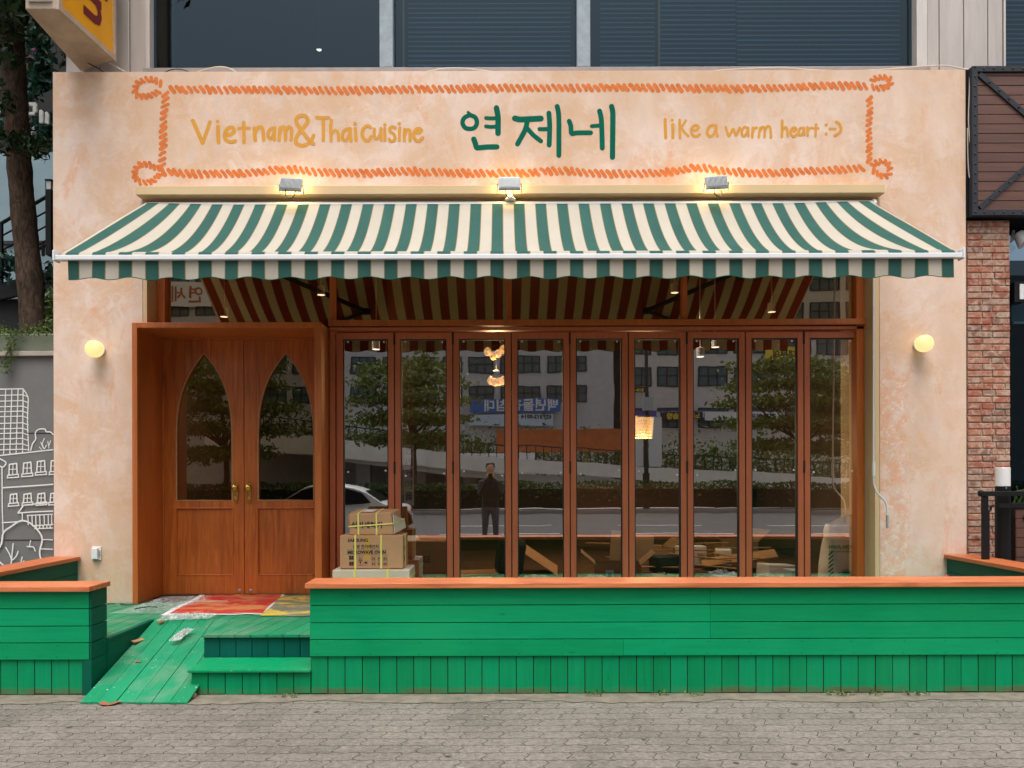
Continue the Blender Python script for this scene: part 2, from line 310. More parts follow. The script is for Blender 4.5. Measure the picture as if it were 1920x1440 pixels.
# ------------------------------------------------------------------ mesh builder
class MB:
    def __init__(s): s.v = []; s.f = []; s.m = []; s.mats = []
    def mi(s, m):
        m = MT[m] if isinstance(m, str) else m
        if m not in s.mats: s.mats.append(m)
        return s.mats.index(m)
    def add(s, vs, fs, m):
        o = len(s.v); i = s.mi(m)
        s.v += [Vector(p) for p in vs]; s.f += [tuple(o+k for k in f) for f in fs]; s.m += [i]*len(fs); return s
    def box(s, x0, x1, y0, y1, z0, z1, m, rot=None, c=None):
        vs = [Vector((x, y, z)) for z in (z0, z1) for y in (y0, y1) for x in (x0, x1)]
        if rot is not None:
            c = Vector(c) if c is not None else Vector(((x0+x1)/2, (y0+y1)/2, (z0+z1)/2)); q = Euler(rot).to_matrix(); vs = [c+q@(p-c) for p in vs]
        return s.add(vs, [(0, 2, 3, 1), (4, 5, 7, 6), (0, 1, 5, 4), (2, 6, 7, 3), (0, 4, 6, 2), (1, 3, 7, 5)], m)
    def hexa(s, b, t, m):   # bottom 4, top 4, counter clockwise seen from above
        return s.add(list(b)+list(t), [(3, 2, 1, 0), (4, 5, 6, 7), (0, 1, 5, 4), (1, 2, 6, 5), (2, 3, 7, 6), (3, 0, 4, 7)], m)
    def prism(s, poly, d0, d1, m, axis='y'):   # poly in (a, b), extruded along axis
        mk = {'y': lambda a, b, d: (a, d, b), 'x': lambda a, b, d: (d, a, b), 'z': lambda a, b, d: (a, b, d)}[axis]
        n = len(poly); vs = [mk(a, b, d0) for a, b in poly]+[mk(a, b, d1) for a, b in poly]
        return s.add(vs, [tuple(range(n)), tuple(range(2*n-1, n-1, -1))]+[(i, n+i, n+(i+1) % n, (i+1) % n) for i in range(n)], m)
    def tube(s, pts, r, m, seg=8, caps=True):
        pts = [Vector(p) for p in pts]; n = len(pts); rs = r if isinstance(r, (list, tuple)) else [r]*n
        o = []; up = None
        for i, p in enumerate(pts):
            t = (pts[min(i+1, n-1)]-pts[max(i-1, 0)]).normalized()
            if up is None: up = Vector((0, 0, 1)) if abs(t.z) < .9 else Vector((1, 0, 0))
            a = t.cross(up).normalized(); b = a.cross(t).normalized(); up = b
            o += [p+(a*math.cos(2*math.pi*k/seg)+b*math.sin(2*math.pi*k/seg))*rs[i] for k in range(seg)]
        fs = [(i*seg+k, i*seg+(k+1) % seg, (i+1)*seg+(k+1) % seg, (i+1)*seg+k) for i in range(n-1) for k in range(seg)]
        if caps: fs += [tuple(range(seg-1, -1, -1)), tuple((n-1)*seg+k for k in range(seg))]
        return s.add(o, fs, m)
    def lathe(s, prof, c, axis, m, seg=20):   # prof: (radius, distance along axis)
        ax = Vector(axis).normalized(); u = ax.orthogonal().normalized(); w_ = ax.cross(u); c = Vector(c); o = []
        for r, d in prof: o += [c+ax*d+(u*math.cos(2*math.pi*k/seg)+w_*math.sin(2*math.pi*k/seg))*max(r, 1e-4) for k in range(seg)]
        n = len(prof); fs = [(i*seg+k, i*seg+(k+1) % seg, (i+1)*seg+(k+1) % seg, (i+1)*seg+k) for i in range(n-1) for k in range(seg)]
        fs += [tuple(range(seg-1, -1, -1)), tuple((n-1)*seg+k for k in range(seg))]
        return s.add(o, fs, m)
    def grid(s, nu, nv, fn, m, thick=None):
        o = [Vector(fn(i/nu, j/nv)) for j in range(nv+1) for i in range(nu+1)]
        fs = [(j*(nu+1)+i, j*(nu+1)+i+1, (j+1)*(nu+1)+i+1, (j+1)*(nu+1)+i) for j in range(nv) for i in range(nu)]
        return s.add(o, fs, m)
    def ribbon(s, pts, wd, fn, m, cap=5, dz=0.0):
        """flat painted stroke: pts in 2-D, wd width (number or per-point list), fn(x, y, d) gives the point in space"""
        n = len(pts); ws = wd if isinstance(wd, list) else [wd]*n; o = []; fs = []; idx = []
        T = []
        for i in range(n):
            a = pts[max(i-1, 0)]; b = pts[min(i+1, n-1)]; l = math.hypot(b[0]-a[0], b[1]-a[1]) or 1
            T.append(((b[0]-a[0])/l, (b[1]-a[1])/l))
        for i in range(n):
            nx, ny = -T[i][1], T[i][0]; h = ws[i]/2; d = dz+i*1.2e-5
            o += [fn(pts[i][0]+nx*h, pts[i][1]+ny*h, d), fn(pts[i][0]-nx*h, pts[i][1]-ny*h, d)]
        fs += [(2*i, 2*i+1, 2*i+3, 2*i+2) for i in range(n-1)]
        for i, sg in ((0, -1), (n-1, 1)):
            h = ws[i]/2; nx, ny = -T[i][1], T[i][0]; base = len(o); d = dz+i*1.2e-5
            for k in range(1, cap):
                a = math.pi*k/cap
                o.append(fn(pts[i][0]+nx*h*math.cos(a)+sg*T[i][0]*h*math.sin(a), pts[i][1]+ny*h*math.cos(a)+sg*T[i][1]*h*math.sin(a), d))
            fs.append(tuple([2*i]+list(range(base, base+cap-1))+[2*i+1]))
        return s.add(o, fs, m)
    def disc(s, x, y, r, fn, m, dz=0, seg=10, ry=None):
        return s.add([fn(x+r*math.cos(2*math.pi*k/seg), y+(ry or r)*math.sin(2*math.pi*k/seg), dz) for k in range(seg)], [tuple(range(seg))], m)
    def leaf(s, c, size, m, rnd=random, flat=None):
        n = Vector((rnd.gauss(0, 1), rnd.gauss(0, 1), rnd.gauss(0, 1)+.5)).normalized() if flat is None else Vector(flat)
        a = n.orthogonal().normalized(); a = (Matrix.Rotation(rnd.random()*6.28, 3, n) @ a); b = n.cross(a); c = Vector(c); k = size*(.6+.8*rnd.random())
        return s.add([c-a*k, c+b*k*.45+n*k*.1, c+a*k, c-b*k*.45+n*k*.1], [(0, 1, 2, 3)], m)
    def build(s, name, parent=None, bevel=0, smooth=False, loc=None, seg=2):
        me = bpy.data.meshes.new(name)
        base = Vector(loc) if loc is not None else (WORLD[parent.name] if parent is not None else Vector((0, 0, 0)))
        me.from_pydata([v-base for v in s.v], [], s.f)
        for m in s.mats: me.materials.append(m)
        me.polygons.foreach_set('material_index', s.m); me.update()
        bm = bmesh.new(); bm.from_mesh(me); bmesh.ops.recalc_face_normals(bm, faces=bm.faces) if bevel or smooth else None
        bm.to_mesh(me); bm.free()
        o = bpy.data.objects.new(name, me); COL.objects.link(o)
        if smooth:
            me.polygons.foreach_set('use_smooth', [True]*len(me.polygons)); me.set_sharp_from_angle(angle=R(40))
        if bevel:
            b = o.modifiers.new('bevel', 'BEVEL'); b.width = bevel; b.segments = seg; b.limit_method = 'ANGLE'; b.angle_limit = R(40)
        WORLD[o.name] = base
        if parent is not None:
            o.parent = parent
            if loc is not None: o.location = base-WORLD[parent.name]
        elif loc is not None: o.location = base
        return o
WORLD = {}
def tag(o, label=None, cat=None, group=None, kind=None):
    for k, v in (('label', label), ('category', cat), ('group', group), ('kind', kind)):
        if v: o[k] = v
    return o
def thing(name, label, cat, loc, group=None):
    o = bpy.data.objects.new(name, None); COL.objects.link(o); o.location = loc; o.empty_display_size = .1
    WORLD[o.name] = Vector(loc); return tag(o, label, cat, group)
def copy_tree(o, loc=None, label=None, parent=None, rotz=None):
    c = o.copy(); COL.objects.link(c)
    if parent is not None: c.parent = parent
    if loc is not None: c.location = loc
    if rotz is not None: c.rotation_euler.z = rotz
    if label: c['label'] = label
    for ch in list(o.children): copy_tree(ch, parent=c)
    return c
def spline(pts, n=6):
    """Catmull-Rom through 2-D or 3-D points"""
    if len(pts) < 3: 
        a, b = pts; return [tuple(a[k]+(b[k]-a[k])*i/n for k in range(len(a))) for i in range(n+1)]
    out = []; q = [pts[0]]+list(pts)+[pts[-1]]
    for i in range(1, len(q)-2):
        for j in range(n):
            t = j/n; out.append(tuple(.5*(2*q[i][k]+(q[i+1][k]-q[i-1][k])*t+(2*q[i-1][k]-5*q[i][k]+4*q[i+1][k]-q[i+2][k])*t*t+(-q[i-1][k]+3*q[i][k]-3*q[i+1][k]+q[i+2][k])*t**3) for k in range(len(pts[0]))))
    out.append(tuple(pts[-1])); return out
def text_into(mb, txt, fn, size, m, bold=0.0, dz=0.0, align='LEFT', xscale=1.0):
    """text from Blender's own font turned into flat faces; fn(x, y, d) places each vertex"""
    cu = bpy.data.curves.new('t', 'FONT'); cu.body = txt; cu.size = size; cu.align_x = align; cu.offset = bold; cu.resolution_u = 2
    ob = bpy.data.objects.new('t', cu); COL.objects.link(ob); dg = bpy.context.evaluated_depsgraph_get(); dg.update()
    me = bpy.data.meshes.new_from_object(ob.evaluated_get(dg))
    mb.add([fn(v.co.x*xscale, v.co.y, dz) for v in me.vertices], [tuple(p.vertices) for p in me.polygons], m)
    bpy.data.objects.remove(ob); bpy.data.curves.remove(cu); bpy.data.meshes.remove(me)

# ------------------------------------------------------------------ ground
m = MB(); m.box(-120, 120, -150, 60, -.40, -.14, 'soil'); tag(m.build('ground'), kind='structure')
m = MB(); m.box(-40, 40, -3.4, 14, -.139, 0, 'paver'); tag(m.build('pavement'), kind='structure')
m = MB(); m.box(-40, 40, -3.6, -3.4, -.139, .002, 'kerbstone'); tag(m.build('kerb'), kind='structure')
m = MB(); m.box(-90, 90, -17.0, -3.6, -.139, -.12, 'asphalt'); tag(m.build('road'), kind='structure')
m = MB()
for y in (-9.8, -6.4):
    for k in range(-14, 15): m.box(k*5-1.6, k*5+1.6, y-.06, y+.06, -.119, -.116, 'white_metal')
tag(m.build('road_markings'), kind='structure')
rn = random.Random(3)
m = MB(); n = 220
e = [(-9+18*i/n, 5.06+.05*rn.random()+.03*math.sin(i*.35)) for i in range(n+1)]
m.add([(x, y, .004) for x, y in e]+[(x, 5.5, .004) for x, y in e], [(i, i+1, n+2+i, n+1+i) for i in range(n)], 'soil')
tag(m.build('pavement_edge'), kind='structure')

# ------------------------------------------------------------------ peach shop front
shop = thing('restaurant_building', 'peach plastered shop front with brown folding windows and arched double doors under the awning', 'shop front', (0, 7, 0))
m = MB(); m.prism([(-4.195, 0), (-3.419, 0), (-3.419, 2.969), (-3.36, 2.969), (-3.36, 4.13), (3.55, 4.13), (3.55, 0), (4.36, 0), (4.36, 5.335), (-4.195, 5.335)], 7.0, 7.36, 'plaster')
m.build('wall', shop)
m = MB(); m.box(-3.357, -3.32, 7.003, 7.36, 2.972, 4.126, 'beige'); m.build('reveal', shop)
m = MB(); m.box(3.505, 3.547, 7.003, 7.36, .3, 4.126, 'beige'); m.build('reveal', shop)
m = MB(); m.box(-3.36, 3.54, 6.87, 6.998, 4.135, 4.215, 'beige'); m.build('ledge', shop, bevel=.004)
# painted lettering and rope, thin paint on the wall
def WALL(x, y, d=0): p = P(x, y, 7.0); return Vector((p.x, 7.0-.0008-d, p.z))
def z8(pts, ox, oy, k): return [(ox+x/k, oy+y/k) for x, y in pts]
def letters(name, strokes, mat):
    m = MB(); dz = 0
    for st in strokes:
        if st[0] == 'dot': m.disc(st[1], st[2], st[3], WALL, mat, dz, 12)
        else: m.ribbon(spline(st[1], 6), st[0], WALL, mat, 6, dz)
        dz += .00003
    return m.build(name, shop)
a = lambda p: z8(p, 340, 190, 8); b = lambda p: z8(p, 560, 190, 7.68); c = lambda p: z8(p, 850, 180, 6); d = lambda p: z8(p, 1230, 210, 10.105); e = lambda p: z8(p, 1400, 210, 10.105)
def dot(f, x, y, r): q = f([(x, y)])[0]; return ('dot', q[0], q[1], r)
L1 = [(7.6, a([(172, 290), (245, 455), (318, 625)])), (7.0, a([(322, 620), (380, 460), (430, 312)])), (7.4, a([(550, 380), (553, 500), (560, 620)])), dot(a, 545, 303, 3.4),
 (7.2, a([(660, 505), (730, 500), (785, 465), (785, 415), (735, 395), (680, 425), (650, 505), (670, 580), (740, 610), (808, 596)])), (6.6, a([(935, 320), (940, 470), (942, 615)])), (5.2, a([(855, 410), (940, 402), (1020, 404)])),
 (7, a([(1097, 405), (1100, 500), (1110, 585)])), (7, a([(1105, 480), (1140, 405), (1195, 388), (1225, 440), (1235, 580)])), (6.4, a([(1400, 405), (1350, 410), (1307, 455), (1303, 530), (1340, 560), (1385, 500), (1402, 405)])), (6, a([(1403, 400), (1396, 500), (1398, 578)])),
 (6.6, a([(1482, 405), (1472, 490), (1465, 580)])), (6.6, a([(1475, 480), (1505, 395), (1545, 395), (1560, 460), (1562, 578)])), (6.6, a([(1566, 455), (1605, 390), (1645, 405), (1655, 480), (1646, 578)])),
 (7, [(588, 254), (583, 265), (575, 271), (565, 273), (556, 269), (554.5, 261), (560, 250), (566, 243), (574, 233), (577, 226), (573, 218), (565, 216.5), (557, 221), (556, 230), (562, 240), (571, 252), (580, 263), (588, 270)]),
 (6.4, b([(258, 235), (350, 238), (435, 237)])), (6.6, b([(352, 245), (356, 400), (355, 560)])), (6, b([(472, 272), (461, 400), (468, 565)])), (6, b([(472, 475), (510, 425), (552, 435), (574, 500), (575, 562)])),
 (6, b([(745, 395), (690, 402), (640, 450), (633, 530), (665, 565), (715, 520), (745, 400)])), (5.8, b([(746, 400), (745, 480), (755, 572)])), (6, b([(815, 390), (822, 480), (826, 565)])), dot(b, 812, 322, 3.4),
 (6.4, b([(1035, 375), (990, 355), (930, 400), (915, 480), (940, 545), (990, 568), (1035, 535), (1042, 510)])), (5.8, b([(1090, 400), (1088, 490), (1112, 540), (1150, 520), (1178, 455), (1187, 390)])), (5.6, b([(1187, 392), (1186, 470), (1192, 558)])),
 (5.8, b([(1240, 390), (1240, 470), (1243, 558)])), dot(b, 1240, 340, 3.2), (5.8, b([(1390, 385), (1350, 368), (1312, 395), (1322, 440), (1368, 470), (1388, 520), (1368, 568), (1325, 574), (1305, 545)])), (5.8, b([(1455, 385), (1452, 470), (1450, 558)])), dot(b, 1450, 322, 3),
 (6, b([(1525, 405), (1520, 490), (1522, 565)])), (6, b([(1527, 485), (1562, 412), (1598, 425), (1604, 500), (1605, 565)])), (6, b([(1660, 452), (1735, 450), (1768, 418), (1735, 392), (1682, 412), (1655, 480), (1678, 545), (1730, 568), (1785, 528)]))]
letters('lettering', L1, 'mustard')
L2 = [(8.4, c([(185, 215), (125, 245), (103, 300), (130, 355), (185, 370), (240, 355), (266, 300), (245, 240), (187, 216)])), (5, c([(165, 182), (200, 208), (232, 228)])),
 (10.5, c([(485, 135), (502, 230), (503, 330), (503, 420)])), (7.4, c([(368, 248), (420, 252), (490, 250)])), (7.4, c([(368, 342), (420, 348), (490, 344)])), (10, c([(230, 485), (250, 540), (262, 580), (300, 582), (390, 574), (490, 573)])),
 (11, c([(692, 252), (750, 264), (860, 260), (985, 254)])), (9.4, c([(832, 285), (812, 370), (770, 455), (722, 540)])), (8.6, c([(832, 365), (900, 440), (985, 508)])), (9.2, c([(1075, 192), (1084, 320), (1082, 440), (1078, 552)])), (8, c([(970, 374), (1010, 374), (1070, 372)])),
 (9.4, c([(1168, 118), (1186, 220), (1188, 450), (1187, 668)])), (9, c([(1303, 283), (1322, 340), (1330, 420), (1380, 416), (1450, 414), (1545, 414)])), (7.4, c([(1558, 340), (1600, 336), (1650, 334)])), (9.4, c([(1645, 170), (1664, 260), (1672, 430), (1675, 585)])), (10, c([(1780, 118), (1794, 200), (1793, 430), (1790, 688)]))]
letters('lettering', L2, 'signgreen')
L3 = [(5.8, d([(172, 142), (176, 300), (185, 492)])), (5.8, d([(315, 238), (318, 360), (318, 490)])), dot(d, 307, 157, 3), (5, d([(448, 152), (450, 330), (456, 495)])), (4.6, d([(565, 160), (520, 235), (482, 300)])), (4.8, d([(482, 300), (540, 385), (612, 458)])),
 (5, d([(685, 345), (760, 345), (808, 300), (785, 262), (735, 258), (682, 295), (668, 380), (705, 448), (765, 464), (828, 425)])), (5.4, d([(1140, 262), (1040, 260), (982, 330), (975, 425), (1030, 464), (1100, 415), (1138, 280)])), (5.2, d([(1140, 265), (1142, 390), (1165, 455)])),
 (5, d([(1322, 292), (1348, 380), (1378, 455), (1420, 395), (1460, 325), (1490, 390), (1515, 445), (1550, 380), (1585, 302)])), (5, d([(1740, 310), (1680, 290), (1630, 340), (1628, 435), (1668, 460), (1720, 400), (1742, 310)])), (5, d([(1745, 300), (1744, 390), (1748, 455)])),
 (5, e([(115, 300), (108, 400), (104, 480)])), (4.8, e([(118, 385), (145, 315), (190, 300)])), (5, e([(258, 300), (240, 390), (230, 478)])), (4.8, e([(255, 360), (300, 288), (338, 310), (340, 400), (335, 475)])), (4.8, e([(348, 345), (395, 272), (440, 295), (455, 390), (460, 485)])),
 (5, e([(672, 165), (670, 330), (666, 475)])), (4.8, e([(680, 345), (735, 292), (768, 350), (778, 460)])), (4.8, e([(845, 362), (905, 362), (938, 330), (915, 300), (870, 308), (832, 370), (848, 440), (900, 462), (948, 425)])),
 (4.8, e([(1080, 310), (1022, 302), (990, 360), (998, 430), (1040, 432), (1078, 370), (1085, 312)])), (4.8, e([(1086, 305), (1086, 370), (1092, 430)])), (4.8, e([(1150, 292), (1150, 370), (1155, 445)])), (4.2, e([(1160, 372), (1190, 315), (1240, 300)])), (4.8, e([(1315, 238), (1308, 350), (1304, 460)])), (4, e([(1262, 312), (1310, 308), (1358, 312)])),
 dot(e, 1505, 245, 3), dot(e, 1505, 415, 3), (4.2, e([(1570, 315), (1620, 318), (1682, 320)])), (5, e([(1692, 188), (1750, 225), (1785, 310), (1755, 400), (1665, 447)]))]
letters('lettering', L3, 'mustard')
rr = random.Random(11)
def rope(m, pts, pitch=11.2, ln=16, wd=7.0, turn=52, dz=0):
    q = spline(pts, 24); acc = 0; out = [q[0]]
    for i in range(1, len(q)):
        seg = math.dist(q[i], q[i-1]); t0 = 0
        while acc+seg-t0 >= pitch:
            t0 += pitch-acc; acc = 0; k = t0/seg; out.append((q[i-1][0]+(q[i][0]-q[i-1][0])*k, q[i-1][1]+(q[i][1]-q[i-1][1])*k, math.atan2(q[i][1]-q[i-1][1], q[i][0]-q[i-1][0])))
        acc += seg-t0
    for k, p in enumerate(out[1:]):
        an = p[2]+R(turn+rr.uniform(-7, 7)); l = ln*rr.uniform(.85, 1.15)/2; w_ = wd*rr.uniform(.85, 1.15); cx, cy = p[0]+rr.uniform(-.6, .6), p[1]+rr.uniform(-.9, .9); bow = rr.uniform(-1.2, 1.2)
        ca, sa = math.cos(an), math.sin(an)
        m.ribbon(spline([(cx-ca*l, cy-sa*l), (cx-sa*bow, cy+ca*bow), (cx+ca*l, cy+sa*l)], 4), w_, WALL, 'orange', 5, dz+k % 7*.00006)
m = MB()
rope(m, [(312, 168), (480, 169), (640, 170), (760, 168), (960, 165), (1100, 165), (1200, 164), (1320, 166), (1440, 165), (1560, 161), (1632, 162)], 11.2, 12, 7.3)
rope(m, [(296, 322), (400, 327), (480, 323), (545, 318), (600, 323), (690, 325), (760, 322), (880, 325), (960, 325), (1050, 321), (1120, 325), (1200, 326), (1260, 322), (1310, 315), (1370, 322), (1440, 325), (1540, 320), (1625, 315)], 11.3, 12.5, 7.3)
rope(m, [(309, 165), (310, 190), (307, 220), (306, 260), (305, 290), (302, 315)], 11.2, 11.5, 7.2)
rope(m, [(1630, 176), (1631, 210), (1629, 245), (1630, 280), (1630, 304)], 9.6, 9, 6.5)
f1 = lambda p: [(240+x/6.55, 135+y/6.55) for x, y in p]; f2 = lambda p: [(1600+x/6.7, 130+y/6.7) for x, y in p]
rope(m, f1([(440, 175), (370, 120), (300, 95), (240, 95), (170, 110), (110, 160), (85, 215), (100, 280), (170, 300), (250, 292), (330, 265), (400, 225)]), 8.6, 9.4, 6.7, 54)
rope(m, f1([(430, 1190), (340, 1175), (270, 1150), (210, 1130), (140, 1140), (95, 1190), (80, 1250), (110, 1325), (170, 1360), (230, 1362), (310, 1335), (370, 1280), (420, 1215)]), 8.6, 8.8, 6.6, 54)
rope(m, f2([(215, 190), (240, 150), (290, 112), (350, 105), (415, 105), (460, 130), (455, 190), (400, 230), (320, 240), (240, 225)]), 8.6, 8.8, 6.6, 54)
rope(m, f2([(200, 1225), (270, 1180), (340, 1158), (400, 1165), (450, 1220), (455, 1290), (430, 1340), (370, 1345), (300, 1305), (240, 1260)]), 8.4, 8.8, 6.5, 54)
m.build('rope_border', shop)

# windows above the doors and folding windows
GY = 7.27
m = MB()
for x0, x1, z0 in ((-3.318, -3.24, 2.972), (3.43, 3.503, .36)): m.box(x0, x1, 7.2, 7.31, z0, 4.12, 'portal')
for x in (-1.63, .078, 1.777): m.box(x-.025, x+.025, 7.215, 7.305, 3.04, 4.12, 'portal')
m.box(-1.66, 3.535, 7.17, 7.31, 2.985, 3.04, 'portal'); m.box(-3.24, 3.43, 7.215, 7.305, 4.12, 4.14, 'portal')
m.box(-1.655, 3.50, 7.2, 7.30, 2.945, 2.975, 'winframe'); m.box(-1.655, -1.605, 7.2, 7.30, .36, 2.94, 'winframe')
m.box(-1.60, 3.50, 7.23, 7.30, .34, .395, 'winframe')
m.build('window_surround', shop, bevel=.003)
for x0, x1, z0 in ((-3.24, -1.655, 2.93), (-1.605, .053, 3.04), (.103, 1.752, 3.04), (1.802, 3.43, 3.04)):
    m = MB(); m.add([(x0, 7.26, z0), (x1, 7.26, z0), (x1, 7.26, 4.12), (x0, 7.26, 4.12)], [(0, 1, 2, 3)], 'transom'); m.build('transom_pane', shop)
X0, PW = -1.60, .567
rs = random.Random(5)
for k in range(9):
    x0 = X0+k*PW+.004; x1 = x0+PW-.010; m = MB(); sl, sr = (.062, .056) if k == 0 else (.054, .056); zt, zb = 2.93, .40
    y0, y1 = 7.235, 7.295
    m.box(x0, x0+sl, y0, y1, zb, zt, 'winframe'); m.box(x1-sr, x1, y0, y1, zb, zt, 'winframe')
    m.box(x0+sl, x1-sr, y0, y1, zt-.062, zt, 'winframe'); m.box(x0+sl, x1-sr, y0, y1, zb, zb+.07, 'winframe')
    fr = m.build('folding_window', shop, bevel=.004)
    gx0, gx1, gz0, gz1 = x0+sl, x1-sr, zb+.07, zt-.062
    m = MB(); g = .009
    m.box(gx0, gx0+g, 7.244, 7.29, gz0, gz1, 'gasket'); m.box(gx1-g, gx1, 7.244, 7.29, gz0, gz1, 'gasket'); m.box(gx0+g, gx1-g, 7.244, 7.29, gz1-g, gz1, 'gasket'); m.box(gx0+g, gx1-g, 7.244, 7.29, gz0, gz0+g, 'gasket')
    m.box(x1+.001, x1+.009, 7.25, 7.29, zb, zt, 'gasket')
    m.build('gasket', fr)
    m = MB(); t = rs.uniform(-.0025, .0025); u = rs.uniform(-.0012, .0012)
    m.add([(gx0+g, 7.266-t, gz0+g), (gx1-g, 7.266+t, gz0+g), (gx1-g, 7.266+t+u, gz1-g), (gx0+g, 7.266-t+u, gz1-g)], [(0, 1, 2, 3)], 'pane'); m.build('pane', fr)
    for sx, sz in ((gx0+.045, 2.845), (gx1-.045, 2.842), (gx0+.045, 1.55+rs.uniform(-.01, .04)), (gx1-.03, 1.545+rs.uniform(-.01, .05))):
        m = MB(); m.box(sx-.008, sx+.008, 7.258, 7.2615, sz-.008, sz+.008, 'white_plastic', (0, R(45), 0)); m.build('sticker', fr)
    if k % 2 == 1 or k == 0 or k == 8:
        for hz in (1.62, 2.87):
            m = MB(); m.lathe([(.006, -.06), (.009, -.058), (.009, -.005), (.007, 0), (.009, .005), (.009, .058), (.006, .06)], (x1+.005, 7.232, hz), (0, 0, 1), 'gasket', 10); m.build('hinge', fr)

# door portal and the two arched doors
m = MB()
m.box(-3.417, -3.368, 6.91, 7.43, .362, 2.967, 'portal'); m.box(-1.728, -1.664, 6.91, 7.43, .362, 2.967, 'portal'); m.box(-3.368, -1.728, 6.91, 7.43, 2.917, 2.967, 'portal')
m.box(-3.368, -3.35, 7.415, 7.49, .37, 2.917, 'door'); m.box(-3.35, -1.728, 7.415, 7.49, 2.905, 2.917, 'door')
m.build('door_portal', shop, bevel=.004)
def lancet(w_, zs, za, n=14):
    h = za-zs; out = []
    for i in range(n+1):
        k = i/n; out.append((w_*(1-k**2.9), zs+h*k))
    return out     # right-hand half, from the springing to the apex
def make_door(x0, x1, hside):
    xm = (x0+x1)/2; y0, y1 = 7.43, 7.475; zb, zt = .374, 2.903; w_, z0, zs, za = .277, 1.30, 1.86, 2.765; px0, px1, pz0, pz1 = xm-.288, xm+.292, .552, 1.232
    m = MB(); arc = lancet(w_, zs, za)
    m.prism([(xm, z0), (xm, 1.262), (x1, 1.262), (x1, zt), (xm, zt)]+[(xm+a_, z_) for a_, z_ in arc[::-1]]+[(xm+w_, z0)], y0, y1, 'door')
    m.prism([(xm, z0), (xm, 1.262), (x0, 1.262), (x0, zt), (xm, zt)]+[(xm-a_, z_) for a_, z_ in arc[::-1]]+[(xm-w_, z0)], y0, y1, 'door')
    m.box(x0, px0, y0, y1, zb, 1.262, 'door'); m.box(px1, x1, y0, y1, zb, 1.262, 'door'); m.box(px0, px1, y0, y1, zb, pz0, 'door'); m.box(px0, px1, y0, y1, pz1, 1.262, 'door')
    dr = m.build('door', shop)
    m = MB(); m.box(px0, px1, y0+.016, y1-.004, pz0, pz1, 'door')
    for q in ((px0, px0+.014, pz0, pz1), (px1-.014, px1, pz0, pz1), (px0+.014, px1-.014, pz0, pz0+.014), (px0+.014, px1-.014, pz1-.014, pz1)): m.box(q[0], q[1], y0-.006, y0+.016, q[2], q[3], 'door')
    m.build('door_panel', dr, bevel=.004)
    ring = [(xm-w_, z0)]+[(xm-a_, z_) for a_, z_ in arc]+[(xm+a_, z_) for a_, z_ in arc[-2::-1]]+[(xm+w_, z0)]
    m = MB(); m.add([(x, 7.455, z) for x, z in ring], [tuple(range(len(ring)))], 'doorpane'); m.build('arched_pane', dr)
    m = MB(); m.tube([(x, y0+.004, z) for x, z in ring]+[(xm, y0+.004, z0), (xm-w_, y0+.004, z0)], .008, 'plank', 6)
    bead = m.build('glazing_bead', dr, smooth=True)
    hx = x1-.075 if hside > 0 else x0+.05
    m = MB(); hz = 1.38
    m.prism([(hx+.026*math.sin(t)*(.75 if abs(math.cos(t)) < .7 else 1), hz+.115*math.cos(t)) for t in [2*math.pi*i/24 for i in range(24)]], 7.419, 7.43, 'brass')
    m.lathe([(.011, 0), (.011, -.03), (.02, -.034), (.028, -.044), (.028, -.056), (.018, -.064), (.004, -.066)], (hx, 7.42, hz+.05), (0, 1, 0), 'brass', 16)
    m.tube([(hx+.02*math.sin(t), 7.408, hz+.05+.02*math.cos(t)) for t in [2*math.pi*i/16 for i in range(17)]], .004, 'brass', 6, False)
    m.lathe([(.017, 0), (.017, -.008), (.006, -.01)], (hx, 7.42, hz-.06), (0, 1, 0), 'brass', 12)
    m.build('handle', dr, bevel=.002, smooth=True)
    m = MB(); kx = x1-.045 if hside > 0 else x0+.06
    m.lathe([(.016, 0), (.016, -.004), (.008, -.006)], (kx, 7.43, .405), (0, 1, 0), 'steel', 10); m.build('floor_bolt', dr)
make_door(-3.352, -2.563, 1); make_door(-2.556, -1.732, -1)

# ------------------------------------------------------------------ awning
aw = thing('awning', 'green and cream striped canvas awning over the shop windows with a wavy valance', 'awning', (0, 6.95, 4.05))
AX0, AX1 = -3.29, 3.42
def prof(t): return 6.93-t, 4.085-1.236*t+.4477*t*t
def cloth(off):
    def fn(u, v):
        x = AX0+(AX1-AX0)*u; sg = min(1, .06+min(x-AX0, AX1-x)/.9); sg = sg*sg*(3-2*sg)
        if v < .94:
            t = 1.3*v/.94; y, z = prof(t); z = z*sg+(1-sg)*(4.085+(prof(1.3)[1]-4.085)*t/1.3); z += .006*math.sin(x*1.7+t*2)*math.sin(math.pi*v)+.004*math.sin(x*5.1)*v
        else:
            k = (v-.94)/.06; y, z = 5.63-.032*math.sin(k*math.pi/2), prof(1.3)[1]-.036*(1-math.cos(k*math.pi/2))
        return (x, y+off*.5, z-off)
    return fn
m = MB(); m.grid(134, 40, cloth(0), 'cloth'); m.build('canopy', aw, smooth=True, loc=(0, 0, 0))
m = MB(); m.grid(134, 40, cloth(.006), 'lining'); m.build('canopy_lining', aw, smooth=True, loc=(0, 0, 0))
def val(off):
    def fn(u, v):
        x = -3.25+u*(3.40+3.25); endf = min(1, (x+3.25)/.25, (3.40-x)/.25); endf = max(0, endf)
        zb_ = 3.030-.006*(1-endf)+.0105*endf*math.cos(2*math.pi*(x-.215)/.3)
        return (x, 5.605+off+.006*v*math.sin(2*math.pi*x/.9)+.003*v*math.sin(x*17), 3.165+(zb_-3.165)*v)
    return fn
m = MB(); m.grid(400, 6, val(0), 'cloth'); va = m.build('valance', aw, smooth=True, loc=(0, 0, 0))
